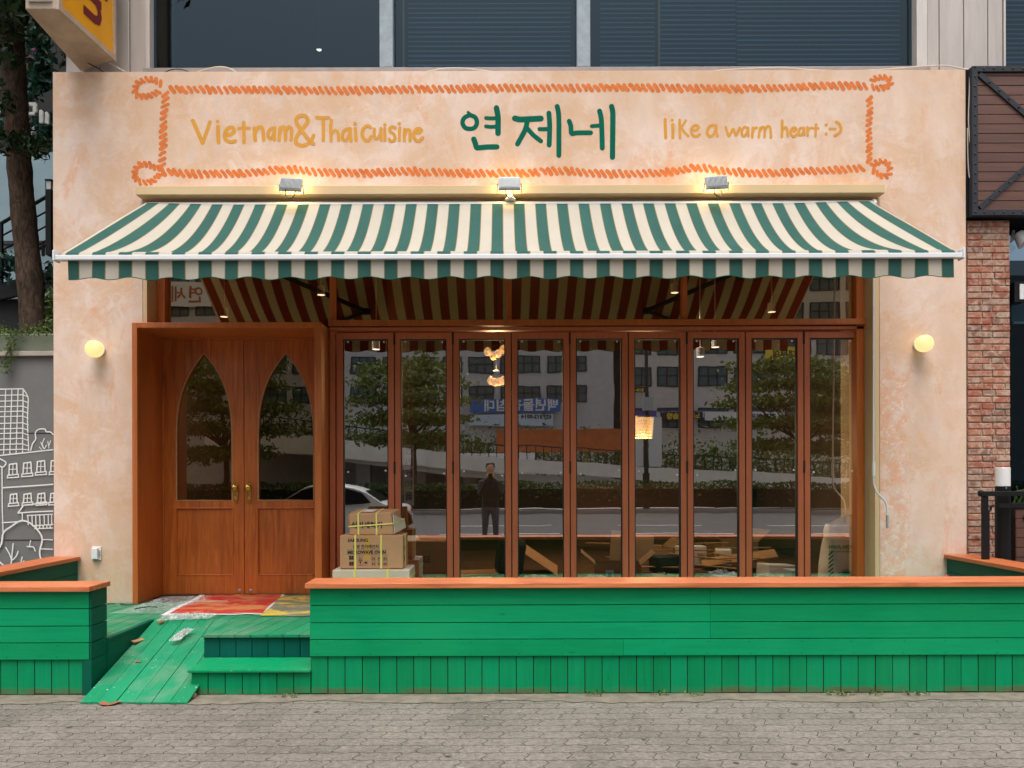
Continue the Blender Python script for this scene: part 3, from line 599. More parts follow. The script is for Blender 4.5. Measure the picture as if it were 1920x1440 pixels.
m = MB(); m.grid(400, 6, val(.005), 'lining'); m.build('valance_lining', va, smooth=True, loc=(0, 0, 0))
m = MB(); m.tube([val(.002)(i/300, 1.0) for i in range(301)], .0035, 'signgreen', 5); m.build('valance_binding', va)
m = MB(); m.box(-3.33, 3.45, 5.575, 5.635, 3.163, 3.200, 'white_metal'); m.box(-3.345, -3.33, 5.565, 5.645, 3.155, 3.235, 'white_metal'); m.box(3.45, 3.465, 5.565, 5.645, 3.155, 3.235, 'white_metal')
m.build('front_bar', aw, bevel=.005)
m = MB(); m.tube([(AX0+.02, 6.945, 4.05), (AX1+.03, 6.945, 4.05)], .04, 'white_metal', 16); m.lathe([(.05, 0), (.055, .02), (.03, .03)], (AX1+.03, 6.945, 4.05), (1, 0, 0), 'white_metal', 16); m.build('roller', aw, smooth=True)
for sx in (-1, 1):
    m = MB(); q0, q1, q2 = (sx*2.6+.06, 6.9, 3.72), (sx*1.55+.06, 6.25, 3.36), (sx*2.5+.06, 5.655, 3.172)
    m.tube([q0, q1], .026, 'blackmetal', 8); m.tube([q1, q2], .022, 'blackmetal', 8); m.lathe([(.04, -.03), (.045, 0), (.04, .03)], q1, (0, 0, 1), 'blackmetal', 12)
    m.box(q0[0]-.05, q0[0]+.05, 6.9, 6.999, 3.64, 3.82, 'white_metal'); m.build('folding_arm', aw, smooth=True)
m = MB(); p0 = P(1638, 374, 6.88); p1 = P(1638, 905, 6.84)
pts = [(3.43, 6.90, 4.04), (3.424, 6.86, 3.6), (p1.x, 6.84, 1.62), (p1.x, 6.84, 1.46)]
m.tube(pts, .0085, 'white_metal', 8); m.tube([(p1.x, 6.84, 1.66), (p1.x, 6.84, 1.53)], .014, 'white_metal', 8)
q = spline([(p1.x, 6.84, 1.46), (p1.x+.03, 6.84, 1.38), (p1.x+.10, 6.84, 1.30), (p1.x+.125, 6.84, 1.22), (p1.x+.125, 6.84, 1.08)], 6)
m.tube(q, .008, 'white_metal', 8); m.tube([(p1.x+.125, 6.84, 1.17), (p1.x+.125, 6.84, 1.05)], .013, 'lampgrey', 8); m.build('crank_rod', aw, smooth=True)
m = MB(); pc = P(957, 373, 6.9); m.lathe([(.03, .03), (.034, .008), (.05, 0), (.05, -.008), (.02, -.012)], (pc.x, 6.9, pc.z), (0, 0, 1), 'white_plastic', 14); m.box(pc.x-.02, pc.x+.02, 6.88, 6.999, pc.z+.028, pc.z+.05, 'white_plastic'); m.build('wind_sensor', aw)

# ------------------------------------------------------------------ floodlights, globes, switch
def floodlight(px, py, roll, label):
    p = P(px, py, 6.76); o = thing('floodlight', label, 'floodlight', p, 'floodlights along the ledge')
    q = Euler((R(-12), R(roll), 0)).to_matrix(); T = lambda x, y, z: p+q@Vector((x, y, z))
    def bx(mb, x0, x1, y0, y1, z0, z1, mat):
        vs = [T(x, y, z) for z in (z0, z1) for y in (y0, y1) for x in (x0, x1)]; mb.add(vs, [(0, 2, 3, 1), (4, 5, 7, 6), (0, 1, 5, 4), (2, 6, 7, 3), (0, 4, 6, 2), (1, 3, 7, 5)], mat)
    m = MB(); bx(m, -.10, .10, -.002, .028, -.062, .062, 'lampgrey'); m.build('housing', o, bevel=.008)
    m = MB()
    for k in range(17): bx(m, -.088+k*.011-.0022, -.088+k*.011+.0022, -.018, -.003, -.050, .050, 'lampgrey')
    m.build('cooling_fins', o)
    m = MB(); bx(m, -.088, .088, .029, .032, -.052, .052, 'flood'); m.build('lens', o)
    m = MB(); pl = Vector((p.x, 6.93, 4.217))
    for s in (-1, 1): m.tube([T(s*.108, .012, 0), T(s*.11, .05, -.06), pl+Vector((s*.05, 0, .004))], .006, 'lampgrey', 6)
    m.box(pl.x-.07, pl.x+.07, 6.915, 6.945, 4.216, 4.221, 'lampgrey'); m.build('bracket', o)
    m = MB(); b0 = T(-.035, -.012, -.062)
    m.tube(spline([b0, b0+Vector((.004, -.012, -.06)), b0+Vector((.04, -.014, -.09)), b0+Vector((.075, .0, -.06)), b0+Vector((.07, .05, -.008)), b0+Vector((.06, .12, .02))], 6), .0045, 'black', 6); m.build('cable', o)
floodlight(545, 345, 3, 'grey floodlight on the ledge above the left end of the awning, near the word Cuisine')
floodlight(955, 343, 0, 'grey floodlight on the ledge at the middle, under the green lettering')
floodlight(1344, 341, -3, 'grey floodlight on the ledge under the words like a warm heart')
def globe(px, py, label):
    p = P(px, py, 6.9); o = thing('globe_lamp', label, 'wall lamp', (p.x, 7.0, p.z), 'round lamps on the front wall')
    m = MB(); m.lathe([(.05, 0), (.056, -.006), (.056, -.03), (.045, -.036)], (p.x, 7.0, p.z), (0, 1, 0), 'white_plastic', 24); m.build('base', o, smooth=True)
    m = MB(); m.lathe([(.045, -.034), (.062, -.045), (.076, -.07), (.079, -.10), (.077, -.125), (.064, -.146), (.04, -.156), (.0, -.159)], (p.x, 7.0, p.z), (0, 1, 0), 'globe', 32); m.build('globe_shade', o, smooth=True)
globe(177, 654, 'lit round opal wall lamp to the left of the double doors'); globe(1733, 644, 'lit round opal wall lamp on the pier beside the brick pillar')
p = P(180, 1038, 6.98); o = thing('doorbell', 'small white switch box low on the wall to the left of the doors', 'switch box', (p.x, 7.0, p.z))
m = MB(); m.box(p.x-.042, p.x+.042, 6.985, 6.999, p.z-.064, p.z+.064, 'white_plastic'); m.build('back_plate', o, bevel=.004)
m = MB(); m.box(p.x-.034, p.x+.024, 6.955, 6.985, p.z-.05, p.z+.052, 'white_plastic'); m.build('cover', o, bevel=.006)
m = MB(); m.box(p.x+.026, p.x+.036, 6.972, 6.985, p.z-.02, p.z+.03, 'lampgrey'); m.build('rocker', o, bevel=.002)

# ------------------------------------------------------------------ green terrace: deck, ramp, steps, low fences
rb = random.Random(21)
def planks_x(m, x0, x1, y0, y1, zs, mat, joints=()):
    for i in range(len(zs)-1):
        cuts = [x0]+[j for j in (joints[i] if i < len(joints) else ()) if x0 < j < x1]+[x1]
        for a_, b_ in zip(cuts, cuts[1:]): m.box(a_+.0008, b_-.0008, y0+rb.uniform(-.0015, .0015), y1, zs[i]+.003, zs[i+1]-.003, mat)
def planks_z(m, x0, x1, y0, y1, z0, z1, mat, wd=.1205):
    x = x0
    while x < x1-.005:
        e_ = min(x+wd+rb.uniform(-.002, .002), x1); m.box(x+.0028, e_-.0028, y0+rb.uniform(-.002, .002), y1, z0+rb.uniform(0, .008), z1, mat); x = e_
ZS = [.273, .393, .511, .633, .757]
def fence(name, label, x0, x1, skirt0, skirt1, cap0, cap1, joints, dz=0):
    o = thing(name, label, 'low fence', ((x0+x1)/2, 5.35, 0), 'low terrace fences')
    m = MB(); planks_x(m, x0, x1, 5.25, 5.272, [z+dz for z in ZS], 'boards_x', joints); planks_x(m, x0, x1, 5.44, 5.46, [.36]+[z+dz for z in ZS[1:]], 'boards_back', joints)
    x = x0+.06
    while x < x1:
        for zz in (.293, .373): m.lathe([(.0035, 0), (.0035, -.0014)], (x+rb.uniform(-.01, .01), 5.249, zz+dz), (0, 1, 0), 'boards_back', 6)
        x += rb.choice((.30, .355, .36))
    m.build('boards', o, bevel=.003)
    m = MB(); m.box(x0+.003, x1-.003, 5.274, 5.438, 0, .755+dz, 'dark'); m.build('core', o)
    m = MB(); planks_z(m, skirt0, skirt1, 5.266, 5.273, 0.006, .271+dz, 'boards_z'); m.build('skirting', o, bevel=.002)
    m = MB(); m.box(cap0, cap1, 5.2, 5.485, .759+dz, .795+dz, 'cap'); m.build('cap_rail', o, bevel=.004)
    return o
fence('terrace_fence', 'long bright green board fence with an oiled wood cap in front of the folding windows', -1.35, 4.5, -1.345, 4.5, -1.372, 4.5, ((PX(1168, 5.25),), (PX(1331, 5.25),), (PX(1331, 5.25),), (PX(1331, 5.25),)))
lf = fence('terrace_fence', 'short green board fence with a wood cap to the left of the ramp', -4.5, -2.902, -4.5, -2.957, -4.5, -2.872, ((), (), (), ()), -.018)
m = MB()
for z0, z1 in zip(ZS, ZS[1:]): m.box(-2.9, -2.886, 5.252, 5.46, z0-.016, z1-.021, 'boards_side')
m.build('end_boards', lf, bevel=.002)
def side_fence(label, x0, x1, xi):
    o = thing('side_fence', label, 'side fence', ((x0+x1)/2, 6.2, 0), 'side fences of the terrace')
    m = MB(); m.box(min(x0, x1)-.0, max(x0, x1), 5.49, 6.99, .759, .795, 'cap_y'); m.build('cap_rail', o, bevel=.004)
    m = MB()
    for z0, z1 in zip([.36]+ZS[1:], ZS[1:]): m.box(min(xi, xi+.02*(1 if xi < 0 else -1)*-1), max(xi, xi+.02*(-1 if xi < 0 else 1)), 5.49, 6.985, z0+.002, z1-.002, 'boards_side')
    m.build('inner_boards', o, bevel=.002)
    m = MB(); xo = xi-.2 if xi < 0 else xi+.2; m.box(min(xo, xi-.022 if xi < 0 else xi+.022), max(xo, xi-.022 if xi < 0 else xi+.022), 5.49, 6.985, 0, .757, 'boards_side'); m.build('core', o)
side_fence('shade-darkened green side fence with wood cap at the left end, below the mural', -4.22, -3.94, -3.965)
side_fence('shade-darkened green side fence with wood cap at the right end, beside the bollard lamp', 4.14, 4.42, 4.165)

dk = thing('deck', 'green wooden deck with two steps and a worn plank ramp before the doors', 'deck', (-1.5, 6.2, 0))
m = MB(); W = .121
def skew_board(m, x, y0, y1, z0, z1, sk, mat, xl=None, xr=None):
    g = .0025
    lo = [(x+g+sk*(y0-5.6), y0), (x+W-g+sk*(y0-5.6), y0), (x+W-g+sk*(y1-5.6), y1), (x+g+sk*(y1-5.6), y1)]
    c_ = lambda p: (max(p[0], xl) if xl is not None else p[0], p[1])
    lo = [c_(p) for p in lo]; lo = [(min(p[0], xr), p[1]) if xr is not None else p for p in lo]
    if abs(lo[1][0]-lo[0][0]) < .004 and abs(lo[2][0]-lo[3][0]) < .004: return
    m.hexa([(a_, b_, z0) for a_, b_ in lo], [(a_, b_, z1) for a_, b_ in lo], mat)
x = -2.60
while x < 4.2: skew_board(m, x, 5.575, 7.42 if x < -1.3 else 7.2, .338, .360, .14, 'boards_y', -2.236); x += W
x = -2.36-8*W
while x < -2.1: skew_board(m, x, 6.172, 7.42, .338, .360, 0, 'boards_y', -2.90, -2.238); x += W
x = -4.2
while x < -2.9: skew_board(m, x, 5.47, 6.99, .338, .360, .05, 'boards_y', None, -2.90); x += W
m.build('deck_boards', dk, bevel=.002)
m = MB(); x = -2.235
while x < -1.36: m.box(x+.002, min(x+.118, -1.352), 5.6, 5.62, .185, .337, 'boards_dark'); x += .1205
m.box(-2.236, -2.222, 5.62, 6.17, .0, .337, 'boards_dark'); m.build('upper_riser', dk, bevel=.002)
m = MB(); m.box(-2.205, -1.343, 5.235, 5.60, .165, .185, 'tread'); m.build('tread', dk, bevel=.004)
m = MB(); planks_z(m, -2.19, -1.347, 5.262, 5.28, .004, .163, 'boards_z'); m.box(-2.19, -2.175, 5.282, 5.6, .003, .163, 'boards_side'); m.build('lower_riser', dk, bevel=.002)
m = MB(); NB = 6; RW = (2.87-2.13)/NB
for k in range(NB):
    xa, xb = -2.868+k*RW+.002, -2.868+(k+1)*RW-.002; ya, yb = 5.065+rb.uniform(-.008, .008), 6.168
    m.hexa([(xa, ya, .001), (xb, ya, .001), (xb, yb, .336), (xa, yb, .336)], [(xa, ya, .014), (xb, ya, .014), (xb, yb, .359), (xa, yb, .359)], 'boards_y')
m.build('ramp', dk, bevel=.002)
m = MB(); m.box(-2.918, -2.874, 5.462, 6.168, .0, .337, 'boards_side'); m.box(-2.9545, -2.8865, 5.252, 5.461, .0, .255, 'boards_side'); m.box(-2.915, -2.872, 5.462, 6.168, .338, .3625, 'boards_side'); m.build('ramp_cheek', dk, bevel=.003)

# painted sheet and plastic film in front of the doors
mt = thing('painted_sheet', 'red vinyl sheet with white border and orange paint smears on the deck before the doors', 'floor sheet', (-2.4, 6.9, .36))
def G(px, py, z): Y = (EYE-z)*F/((py-CY)+(px-CX)*ROLL); return Vector(((px-CX)*Y/F, Y, z))
def sheet(m, poly, z, mat, nu=40, nv=16, amp=.006, f=7, sd=1):
    A, B, C_, D_ = [Vector(q) for q in poly]; r_ = random.Random(sd); ph = [r_.random()*6 for _ in range(4)]
    def fn(u, v):
        p = (A*(1-u)+B*u)*(1-v)+(D_*(1-u)+C_*u)*v; return (p.x+.008*math.sin(v*9+ph[0]), p.y+.008*math.sin(u*13+ph[1]), z+amp*(1+math.sin(p.x*f+ph[2])*math.cos(p.y*f*1.3+ph[3]))/2*(1+.5*math.sin(p.x*31)))
    m.grid(nu, nv, fn, mat)
m = MB(); sheet(m, [(-2.90, 6.33), (-2.02, 6.36), (-2.14, 7.40), (-2.98, 7.40)], .364, 'paper', sd=3); m.build('border', mt, smooth=True)
m = MB(); sheet(m, [(-2.855, 6.39), (-2.06, 6.40), (-2.17, 7.39), (-2.925, 7.39)], .367, 'matred', sd=3); m.build('red_field', mt, smooth=True)
m = MB(); m.box(-2.90, -2.56, 6.965, 6.98, .3755, .378, 'paper', (0, 0, .0)); m.build('stripe', mt)
m = MB(); sheet(m, [(-2.03, 6.30), (-1.40, 6.26), (-1.40, 7.36), (-2.16, 7.36)], .366, 'matyellow', sd=5); tag(m.build('stained_sheet', smooth=True), 'grey sheet smeared with yellow paint on the deck next to the long fence', 'floor sheet')
def crumple(m, poly, z, amp, sd):
    A, B, C_, D_ = [Vector(q) for q in poly]; r_ = random.Random(sd); hh = [[max(0, r_.gauss(.25, .45)) for _ in range(31)] for _ in range(31)]; nn = [[r_.uniform(-.012, .012) for _ in range(31)] for _ in range(31)]
    def fn(u, v):
        p = (A*(1-u)+B*u)*(1-v)+(D_*(1-u)+C_*u)*v; i, j = round(u*30), round(v*30); e_ = min(1, 4*min(u, 1-u, v, 1-v)+.15)
        return (p.x+nn[i][j], p.y+nn[j][i], z+amp*hh[i][j]*e_)
    m.grid(30, 30, fn, 'film')
m = MB(); crumple(m, [(-3.35, 6.42), (-2.87, 6.40), (-2.72, 7.38), (-3.30, 7.30)], .366, .028, 8); tag(m.build('plastic_film'), 'crumpled clear plastic film on the deck by the left door jamb', 'plastic film')
m = MB(); crumple(m, [(-2.80, 6.05), (-2.42, 6.14), (-2.38, 6.36), (-2.86, 6.34)], .372, .030, 9); tag(m.build('plastic_scrap'), 'torn scrap of clear plastic lying at the top of the ramp', 'plastic scrap')
m = MB(); p = G(338, 1188, .31); crumple(m, [(p.x-.05, p.y-.10), (p.x+.02, p.y-.09), (p.x+.08, p.y+.07), (p.x, p.y+.06)], .30, .03, 10)
for i in range(len(m.v)): m.v[i].z += (m.v[i].y-p.y)*.327+.008
tag(m.build('plastic_strip'), 'white twisted strip of plastic on the upper part of the ramp', 'plastic scrap')
def cable(name, label, pts, r=.005, mat='black'): m = MB(); m.tube(spline(pts, 8), r, mat, 6); return tag(m.build(name, smooth=True), label, 'cable')
g = lambda px, py, z=.372: tuple(G(px, py, z))
cable('cable_offcut', 'curved black cable offcut lying on the plastic film by the left jamb', [g(252, 1142, .39), g(265, 1139, .395), g(280, 1137.5, .395), g(295, 1138.5, .39)])
cable('cable_offcut', 'black cable end on the deck just in front of the portal foot', [g(225, 1132.5), g(238, 1134), g(252, 1133), g(266, 1132)])
cable('cable_offcut', 'short black cable end next to the fence end at the left', [g(201, 1133), g(209, 1132), g(215, 1132.5)], .004)
def debris(name, label, cat, px, py, L, Wd, H, ang, mat, ramp=True):
    Y = 5.2+.0; z = .36
    if ramp:
        dy = py-CY; Y = (EYE+.327*5.07)/(dy/F+.327); z = max(.327*(Y-5.07), 0)+.014
    else: Y = (EYE-z)*F/(py-CY)
    x = PX(px, Y); m = MB(); m.box(x-L/2, x+L/2, Y-Wd/2, Y+Wd/2, z+.001, z+.001+H, mat, (R(18) if ramp else 0, 0, R(ang)))
    return tag(m.build(name, bevel=.0015), label, cat)
debris('wood_offcut', 'small pale wood offcut lying on the ramp against the dark cheek', 'offcut', 258, 1204, .10, .035, .01, 70, 'plank')
debris('wood_offcut', 'tiny orange wood chip at the top left of the ramp', 'offcut', 301, 1169, .05, .02, .008, 60, 'cap')
debris('dry_leaf', 'small dry leaf on the middle of the ramp', 'leaf', 258, 1243, .035, .015, .004, 10, 'leafbrown')
m = MB(); p = G(203, 1320, .008)
lf_ = [(-.075, -.005), (-.05, .03), (0, .042), (.05, .03), (.085, .02), (.05, -.01), (.01, -.03), (-.04, -.028)]
m.add([(p.x+a_*.9, p.y+b_, .006+.012*abs(a_)/.08+.006*(b_ > 0)) for a_, b_ in lf_]+[(p.x, p.y, .006)], [(i, (i+1) % 8, 8) for i in range(8)], 'leafbrown')
tag(m.build('dry_leaf'), 'reddish brown dry leaf on the pavement at the foot of the ramp', 'leaf')
p = G(351, 1311, .0); m = MB(); m.lathe([(.002, 0), (.022, .004), (.024, .022), (.014, .036), (.003, .04)], (p.x+.02, p.y+.03, .004), (.2, 0, 1), 'carton', 9)
tag(m.build('pebble'), 'brown pebble beside the right foot of the ramp', 'stone')
rw = random.Random(31)
def add_weed(px, label, n, s):
    X = PX(px, 5.2); m = MB()
    for _ in range(n):
        a_ = rw.random()*6.28; k = rw.random()*s*1.5; m.leaf((X+k*math.cos(a_)*1.4, 5.215+.025*math.sin(a_), .010+rw.random()*s*.55), .013, 'leaf_green', rw)
    tag(m.build('weed'), label, 'weed', 'weeds along the fence foot')
for px, lb, n, s in ((532, 'small upright weed at the foot of the lower step', 14, .05), (553, 'tiny weed at the foot of the lower step, right of the first', 8, .025), (1118, 'low spread of weeds under the middle of the long fence', 30, .045), (1236, 'thin line of weeds under the fence, left of the board joint', 24, .04), (1302, 'sparse weed sprigs under the fence below the board joint', 20, .035), (1578, 'leafy weed tuft under the right part of the long fence', 30, .05), (1643, 'small weed clump a little right of the leafy tuft', 16, .04), (1720, 'grassy weeds near the right end of the fence foot', 30, .05)): add_weed(px, lb, n, s)

# ------------------------------------------------------------------ parcels on the deck
def FRONT(x0, z0, y): return lambda x, z, d=0: Vector((x0+x, y-.0012-d, z0+z))
def strap_v(m, x, w_, y0, y1, z0, z1, mat='strap', t=.004):
    m.box(x-w_/2, x+w_/2, y0-t, y0-.0005, z0, z1+t, mat); m.box(x-w_/2, x+w_/2, y0-.0004, y1, z1+.0005, z1+t, mat)
b1 = thing('parcel', 'pale wide carton with yellow straps at the bottom of the parcel stack', 'parcel', (-1.165, 6.87, .36), 'strapped parcels stacked by the windows')
m = MB(); m.box(-1.515, -.822, 6.68, 7.08, .3602, .70, 'carton_pale'); m.build('carton', b1, bevel=.008)
m = MB(); strap_v(m, -1.315, .02, 6.68, 7.07, .365, .70); strap_v(m, -1.02, .02, 6.68, 7.07, .365, .70); m.box(-1.517, -.821, 6.674, 6.6755, .615, .632, 'strap'); m.box(-.8215, -.818, 6.676, 7.075, .615, .632, 'strap'); m.build('straps', b1)
b2 = thing('parcel', 'brown microwave oven carton with black print and yellow straps in the middle of the stack', 'parcel', (-1.17, 6.87, .704), 'strapped parcels stacked by the windows')
x0, x1, y0, y1, z0, z1 = -1.458, -.888, 6.73, 7.07, .706, 1.006
m = MB(); m.box(x0, x1, y0, y1, z0, z1, 'carton'); m.build('carton', b2, bevel=.008)
m = MB(); strap_v(m, -1.318, .016, y0, y1, z0, z1); strap_v(m, -1.085, .016, y0, y1, z0, z1); m.tube([(-.886, y0+.12, z1+.002), (-.884, y0+.12, z0+.15), (-.886, y0+.13, z0)], .005, 'strap', 5); m.build('straps', b2)
m = MB(); m.box(-1.228, -1.19, y0-.0012, y0-.0003, .78, z1, 'tape'); m.box(-1.228, -1.19, y0, y0+.3, z1+.0002, z1+.001, 'tape'); m.build('tape', b2)
m = MB(); fn = FRONT(x0, z0, y0)
text_into(m, 'SAMSUNG', lambda x, y, d: fn(.072+x, .243+y, .0012+d), .040, 'ink', .0012)
text_into(m, '삼성 전자레인지', lambda x, y, d: fn(.118+x, .185+y, .0012+d), .038, 'ink', .0006, xscale=.92)
text_into(m, 'MICROWAVE OVEN', lambda x, y, d: fn(.070+x, .134+y, .0012+d), .042, 'ink', .0018, xscale=.92)
for z_ in (.125, .172): m.ribbon([(.065, z_), (.43, z_)], .0014, lambda x, y, d: fn(x, y, .0012), 'ink')
def icon(cx, cz, k):
    q = lambda x, y, d=0: fn(cx+x, cz+y, .0012+d)
    if k == 0:
        for i in range(2):
            for j in range(2): m.add([q(-.02+i*.021, -.016+j*.018), q(-.001+i*.021, -.016+j*.018), q(-.001+i*.021, .0+j*.018), q(-.02+i*.021, .0+j*.018)], [(0, 1, 2, 3)], 'ink')
    elif k == 1:
        m.add([q(-.010, .016), q(.010, .016), q(.003, -.001), q(-.003, -.001)], [(0, 1, 2, 3)], 'ink'); m.ribbon([(0, .0), (0, -.014)], .003, q, 'ink'); m.ribbon([(-.008, -.016), (.008, -.016)], .004, q, 'ink')
    elif k == 2:
        m.add([q(.015*math.cos(math.pi*i/8), .015*math.sin(math.pi*i/8)) for i in range(9)], [tuple(range(9))], 'ink'); m.ribbon([(0, -.001), (0, -.016)], .0025, q, 'ink')
    elif k == 3:
        m.ribbon([(-.006, -.012), (-.006, .012)], .004, q, 'ink'); m.ribbon([(.006, -.012), (.006, .012)], .004, q, 'ink'); m.ribbon([(-.014, -.016), (.014, -.016)], .004, q, 'ink')
    else:
        m.ribbon(spline([(-.014, -.004), (-.006, .008), (.004, -.002), (.013, .006)], 4), .005, q, 'ink'); m.disc(-.008, -.011, .005, q, 'ink'); m.disc(.008, -.011, .005, q, 'ink')
    if k != 0:
        for a_, b_ in (((-.02, -.021), (.02, -.021)), ((-.02, .021), (.02, .021)), ((-.02, -.021), (-.02, .021)), ((.02, -.021), (.02, .021))): m.ribbon([a_, b_], .0012, lambda x, y, d=0: q(x, y, .0003), 'ink')
for cx, cz, k in ((.105, .098, 0), (.105, .045, 0), (.185, .094, 3), (.185, .048, 1), (.235, .048, 2), (.305, .094, 4), (.36, .094, 4), (.41, .094, 4), (.305, .046, 4), (.36, .046, 4), (.41, .046, 4)): icon(cx, cz, k)
sd_ = lambda x, y, d: Vector((x1+.0015, y0+.06+x, z0+.16+y)); text_into(m, 'OVEN', sd_, .05, 'ink', .002); text_into(m, '전자', lambda x, y, d: Vector((x1+.0015, y0+.07+x, z0+.06+y)), .06, 'ink', .002)
m.build('print', b2)
b3 = thing('parcel', 'small battered brown carton with Korean print tied with yellow straps on top of the stack', 'parcel', (-1.2, 6.87, 1.012), 'strapped parcels stacked by the windows')
m = MB(); m.hexa([(-1.375, 6.75, 1.0075), (-.975, 6.75, 1.0075), (-.93, 7.02, 1.0075), (-1.37, 7.02, 1.0075)], [(-1.385, 6.76, 1.20), (-1.0, 6.76, 1.205), (-.945, 6.99, 1.235), (-1.34, 6.99, 1.235)], 'carton'); m.build('carton', b3, bevel=.012)
m = MB(); m.hexa([(-.972, 6.76, 1.02), (-.966, 6.76, 1.02), (-.89, 6.97, 1.06), (-.9, 6.98, 1.06)], [(-.985, 6.765, 1.19), (-.978, 6.765, 1.19), (-.905, 6.96, 1.14), (-.91, 6.97, 1.14)], 'carton_pale'); m.hexa([(-1.395, 6.78, 1.08), (-1.385, 6.77, 1.08), (-1.375, 6.9, 1.07), (-1.39, 6.9, 1.07)], [(-1.40, 6.8, 1.19), (-1.388, 6.78, 1.19), (-1.37, 6.92, 1.21), (-1.385, 6.92, 1.21)], 'carton'); m.build('flap', b3)
m = MB()
for x_ in (-1.292, -1.128):
    m.add([(x_-.008, 6.744, 1.009), (x_+.008, 6.744, 1.009), (x_+.004, 6.752, 1.206), (x_-.012, 6.752, 1.206), (x_+.02, 6.975, 1.238), (x_+.036, 6.975, 1.238)], [(0, 1, 2, 3), (3, 2, 5, 4)], 'strap')
m.add([(-1.385, 6.745, 1.078), (-.98, 6.745, 1.105), (-.98, 6.747, 1.117), (-1.385, 6.747, 1.09), (-.90, 6.95, 1.14), (-.90, 6.95, 1.15)], [(0, 1, 2, 3), (1, 4, 5, 2)], 'strap'); m.build('straps', b3)
m = MB(); text_into(m, '식기세척기', lambda x, y, d: Vector((-1.36+x, 6.7500+.05*(.06+y)-.004, 1.075+y)), .062, 'ink', .0018, xscale=1.0); m.build('print', b3)
m = MB(); m.add([(-1.27, 6.80, 1.2155), (-1.17, 6.80, 1.2155), (-1.15, 6.92, 1.2305), (-1.25, 6.92, 1.2305)], [(0, 1, 2, 3)], 'paper'); m.build('address_label', b3)

# ------------------------------------------------------------------ office floor above the shop
of = thing('office_building', 'pale metal clad upper floor with wide dark office windows above the peach shop front', 'building', (0, 7.4, 5.4))
def panels(name, xs, y0, y1, z0, z1, mat, gap=.004, bev=.006, parent=of):
    m = MB()
    for a_, b_ in zip(xs, xs[1:]): m.box(a_+gap, b_-gap, y0, y1, z0, z1, mat)
    return m.build(name, parent, bevel=bev)
U = lambda px: PX(px, 7.35)
panels('cladding', [U(128), U(192), U(248), U(278)], 7.32, 7.45, 5.36, 9, 'siding')
panels('cladding', [U(1737), U(1760), U(1806), U(1851), U(1879)], 7.32, 7.45, 5.36, 9, 'siding')
m = MB(); m.box(-4.3, 9.2, 7.47, 7.9, 5.30, 5.40, 'dark'); m.box(U(278), U(1737), 7.26, 7.46, 5.34, 5.515, 'sill'); m.build('window_sill', of, bevel=.004)
m = MB(); m.box(U(278), U(286), 7.31, 7.46, 5.517, 9, 'alu'); m.box(U(1717), U(1737)-.002, 7.31, 7.46, 5.517, 9, 'alu'); m.box(U(286), U(1717), 7.33, 7.46, 5.517, 5.535, 'sill'); m.build('window_frame', of, bevel=.004)
for a_, b_ in ((715, 740), (1083, 1108)):
    m = MB(); m.box(U(a_), U(b_), 7.30, 7.46, 5.536, 9, 'alu_blue'); m.build('mullion', of, bevel=.006)
for px in (757, 1241):
    m = MB(); m.box(U(px)-.008, U(px)+.008, 7.42, 7.45, 5.537, 9, 'plank'); m.build('sash_bar', of)
for a_, b_ in ((286, 715), (740, 1083), (1108, 1717), (1883, 2700)):
    m = MB(); m.add([(U(a_)+.001, 7.40, 5.54), (U(b_)-.001, 7.40, 5.54), (U(b_)-.001, 7.40, 9), (U(a_)+.001, 7.40, 9)], [(0, 1, 2, 3)], 'upperpane'); m.build('window_pane', of)
rq = random.Random(4)
def blind(x0, x1, zlow, pitch=.048):
    m = MB(); z = zlow
    while z < 7.0:
        m.box(x0, x1, 7.55, 7.59, z, z+.0025, 'blind', (R(52+rq.uniform(-3, 3)), 0, rq.uniform(-.0006, .0006))); z += pitch*rq.uniform(.96, 1.04)
    m.build('blind', of)
blind(U(762), U(1076), 5.56); blind(U(1133), U(1238), 5.56); blind(U(1245), U(1394), 5.58); blind(U(1397), U(1712), 5.66); blind(U(1886), U(2650), 5.62)
m = MB(); m.box(-4.25, 9.2, 9.4, 9.5, 5.3, 9, 'dark'); m.box(-4.25, 9.2, 7.47, 9.5, 5.28, 5.299, 'dark'); m.box(-4.25, 9.2, 7.47, 9.5, 9.0, 9.1, 'dark'); m.box(-4.3, -4.26, 7.46, 9.5, 5.3, 9.1, 'dark'); m.box(U(286), U(317), 7.5, 7.54, 5.54, 9, 'dark'); m.build('room_shell', of)  # last box: black strip added for the darker reflection at the pane edge
m = MB(); m.box(U(1879)+.002, U(1883)-.001, 7.31, 7.46, 5.36, 9, 'alu'); m.box(U(1883), U(2700), 7.31, 7.46, 5.40, 5.535, 'sill'); m.build('window_frame', of)
p = P(598, 93, 8.4); o = thing('ceiling_spot', 'small lit ceiling spot seen behind the left dark office window', 'ceiling light', p)
m = MB(); m.lathe([(.0, 0), (.028, .002), (.03, .01)], p, (0, .25, 1), 'dl', 14); m.build('lens', o)
m = MB(); m.lathe([(.034, .004), (.034, .05), (.012, .06), (.012, 3.2)], p, (0, 0, 1), 'dark', 14); m.build('can', o)
p = P(1790, 157, 7.0)
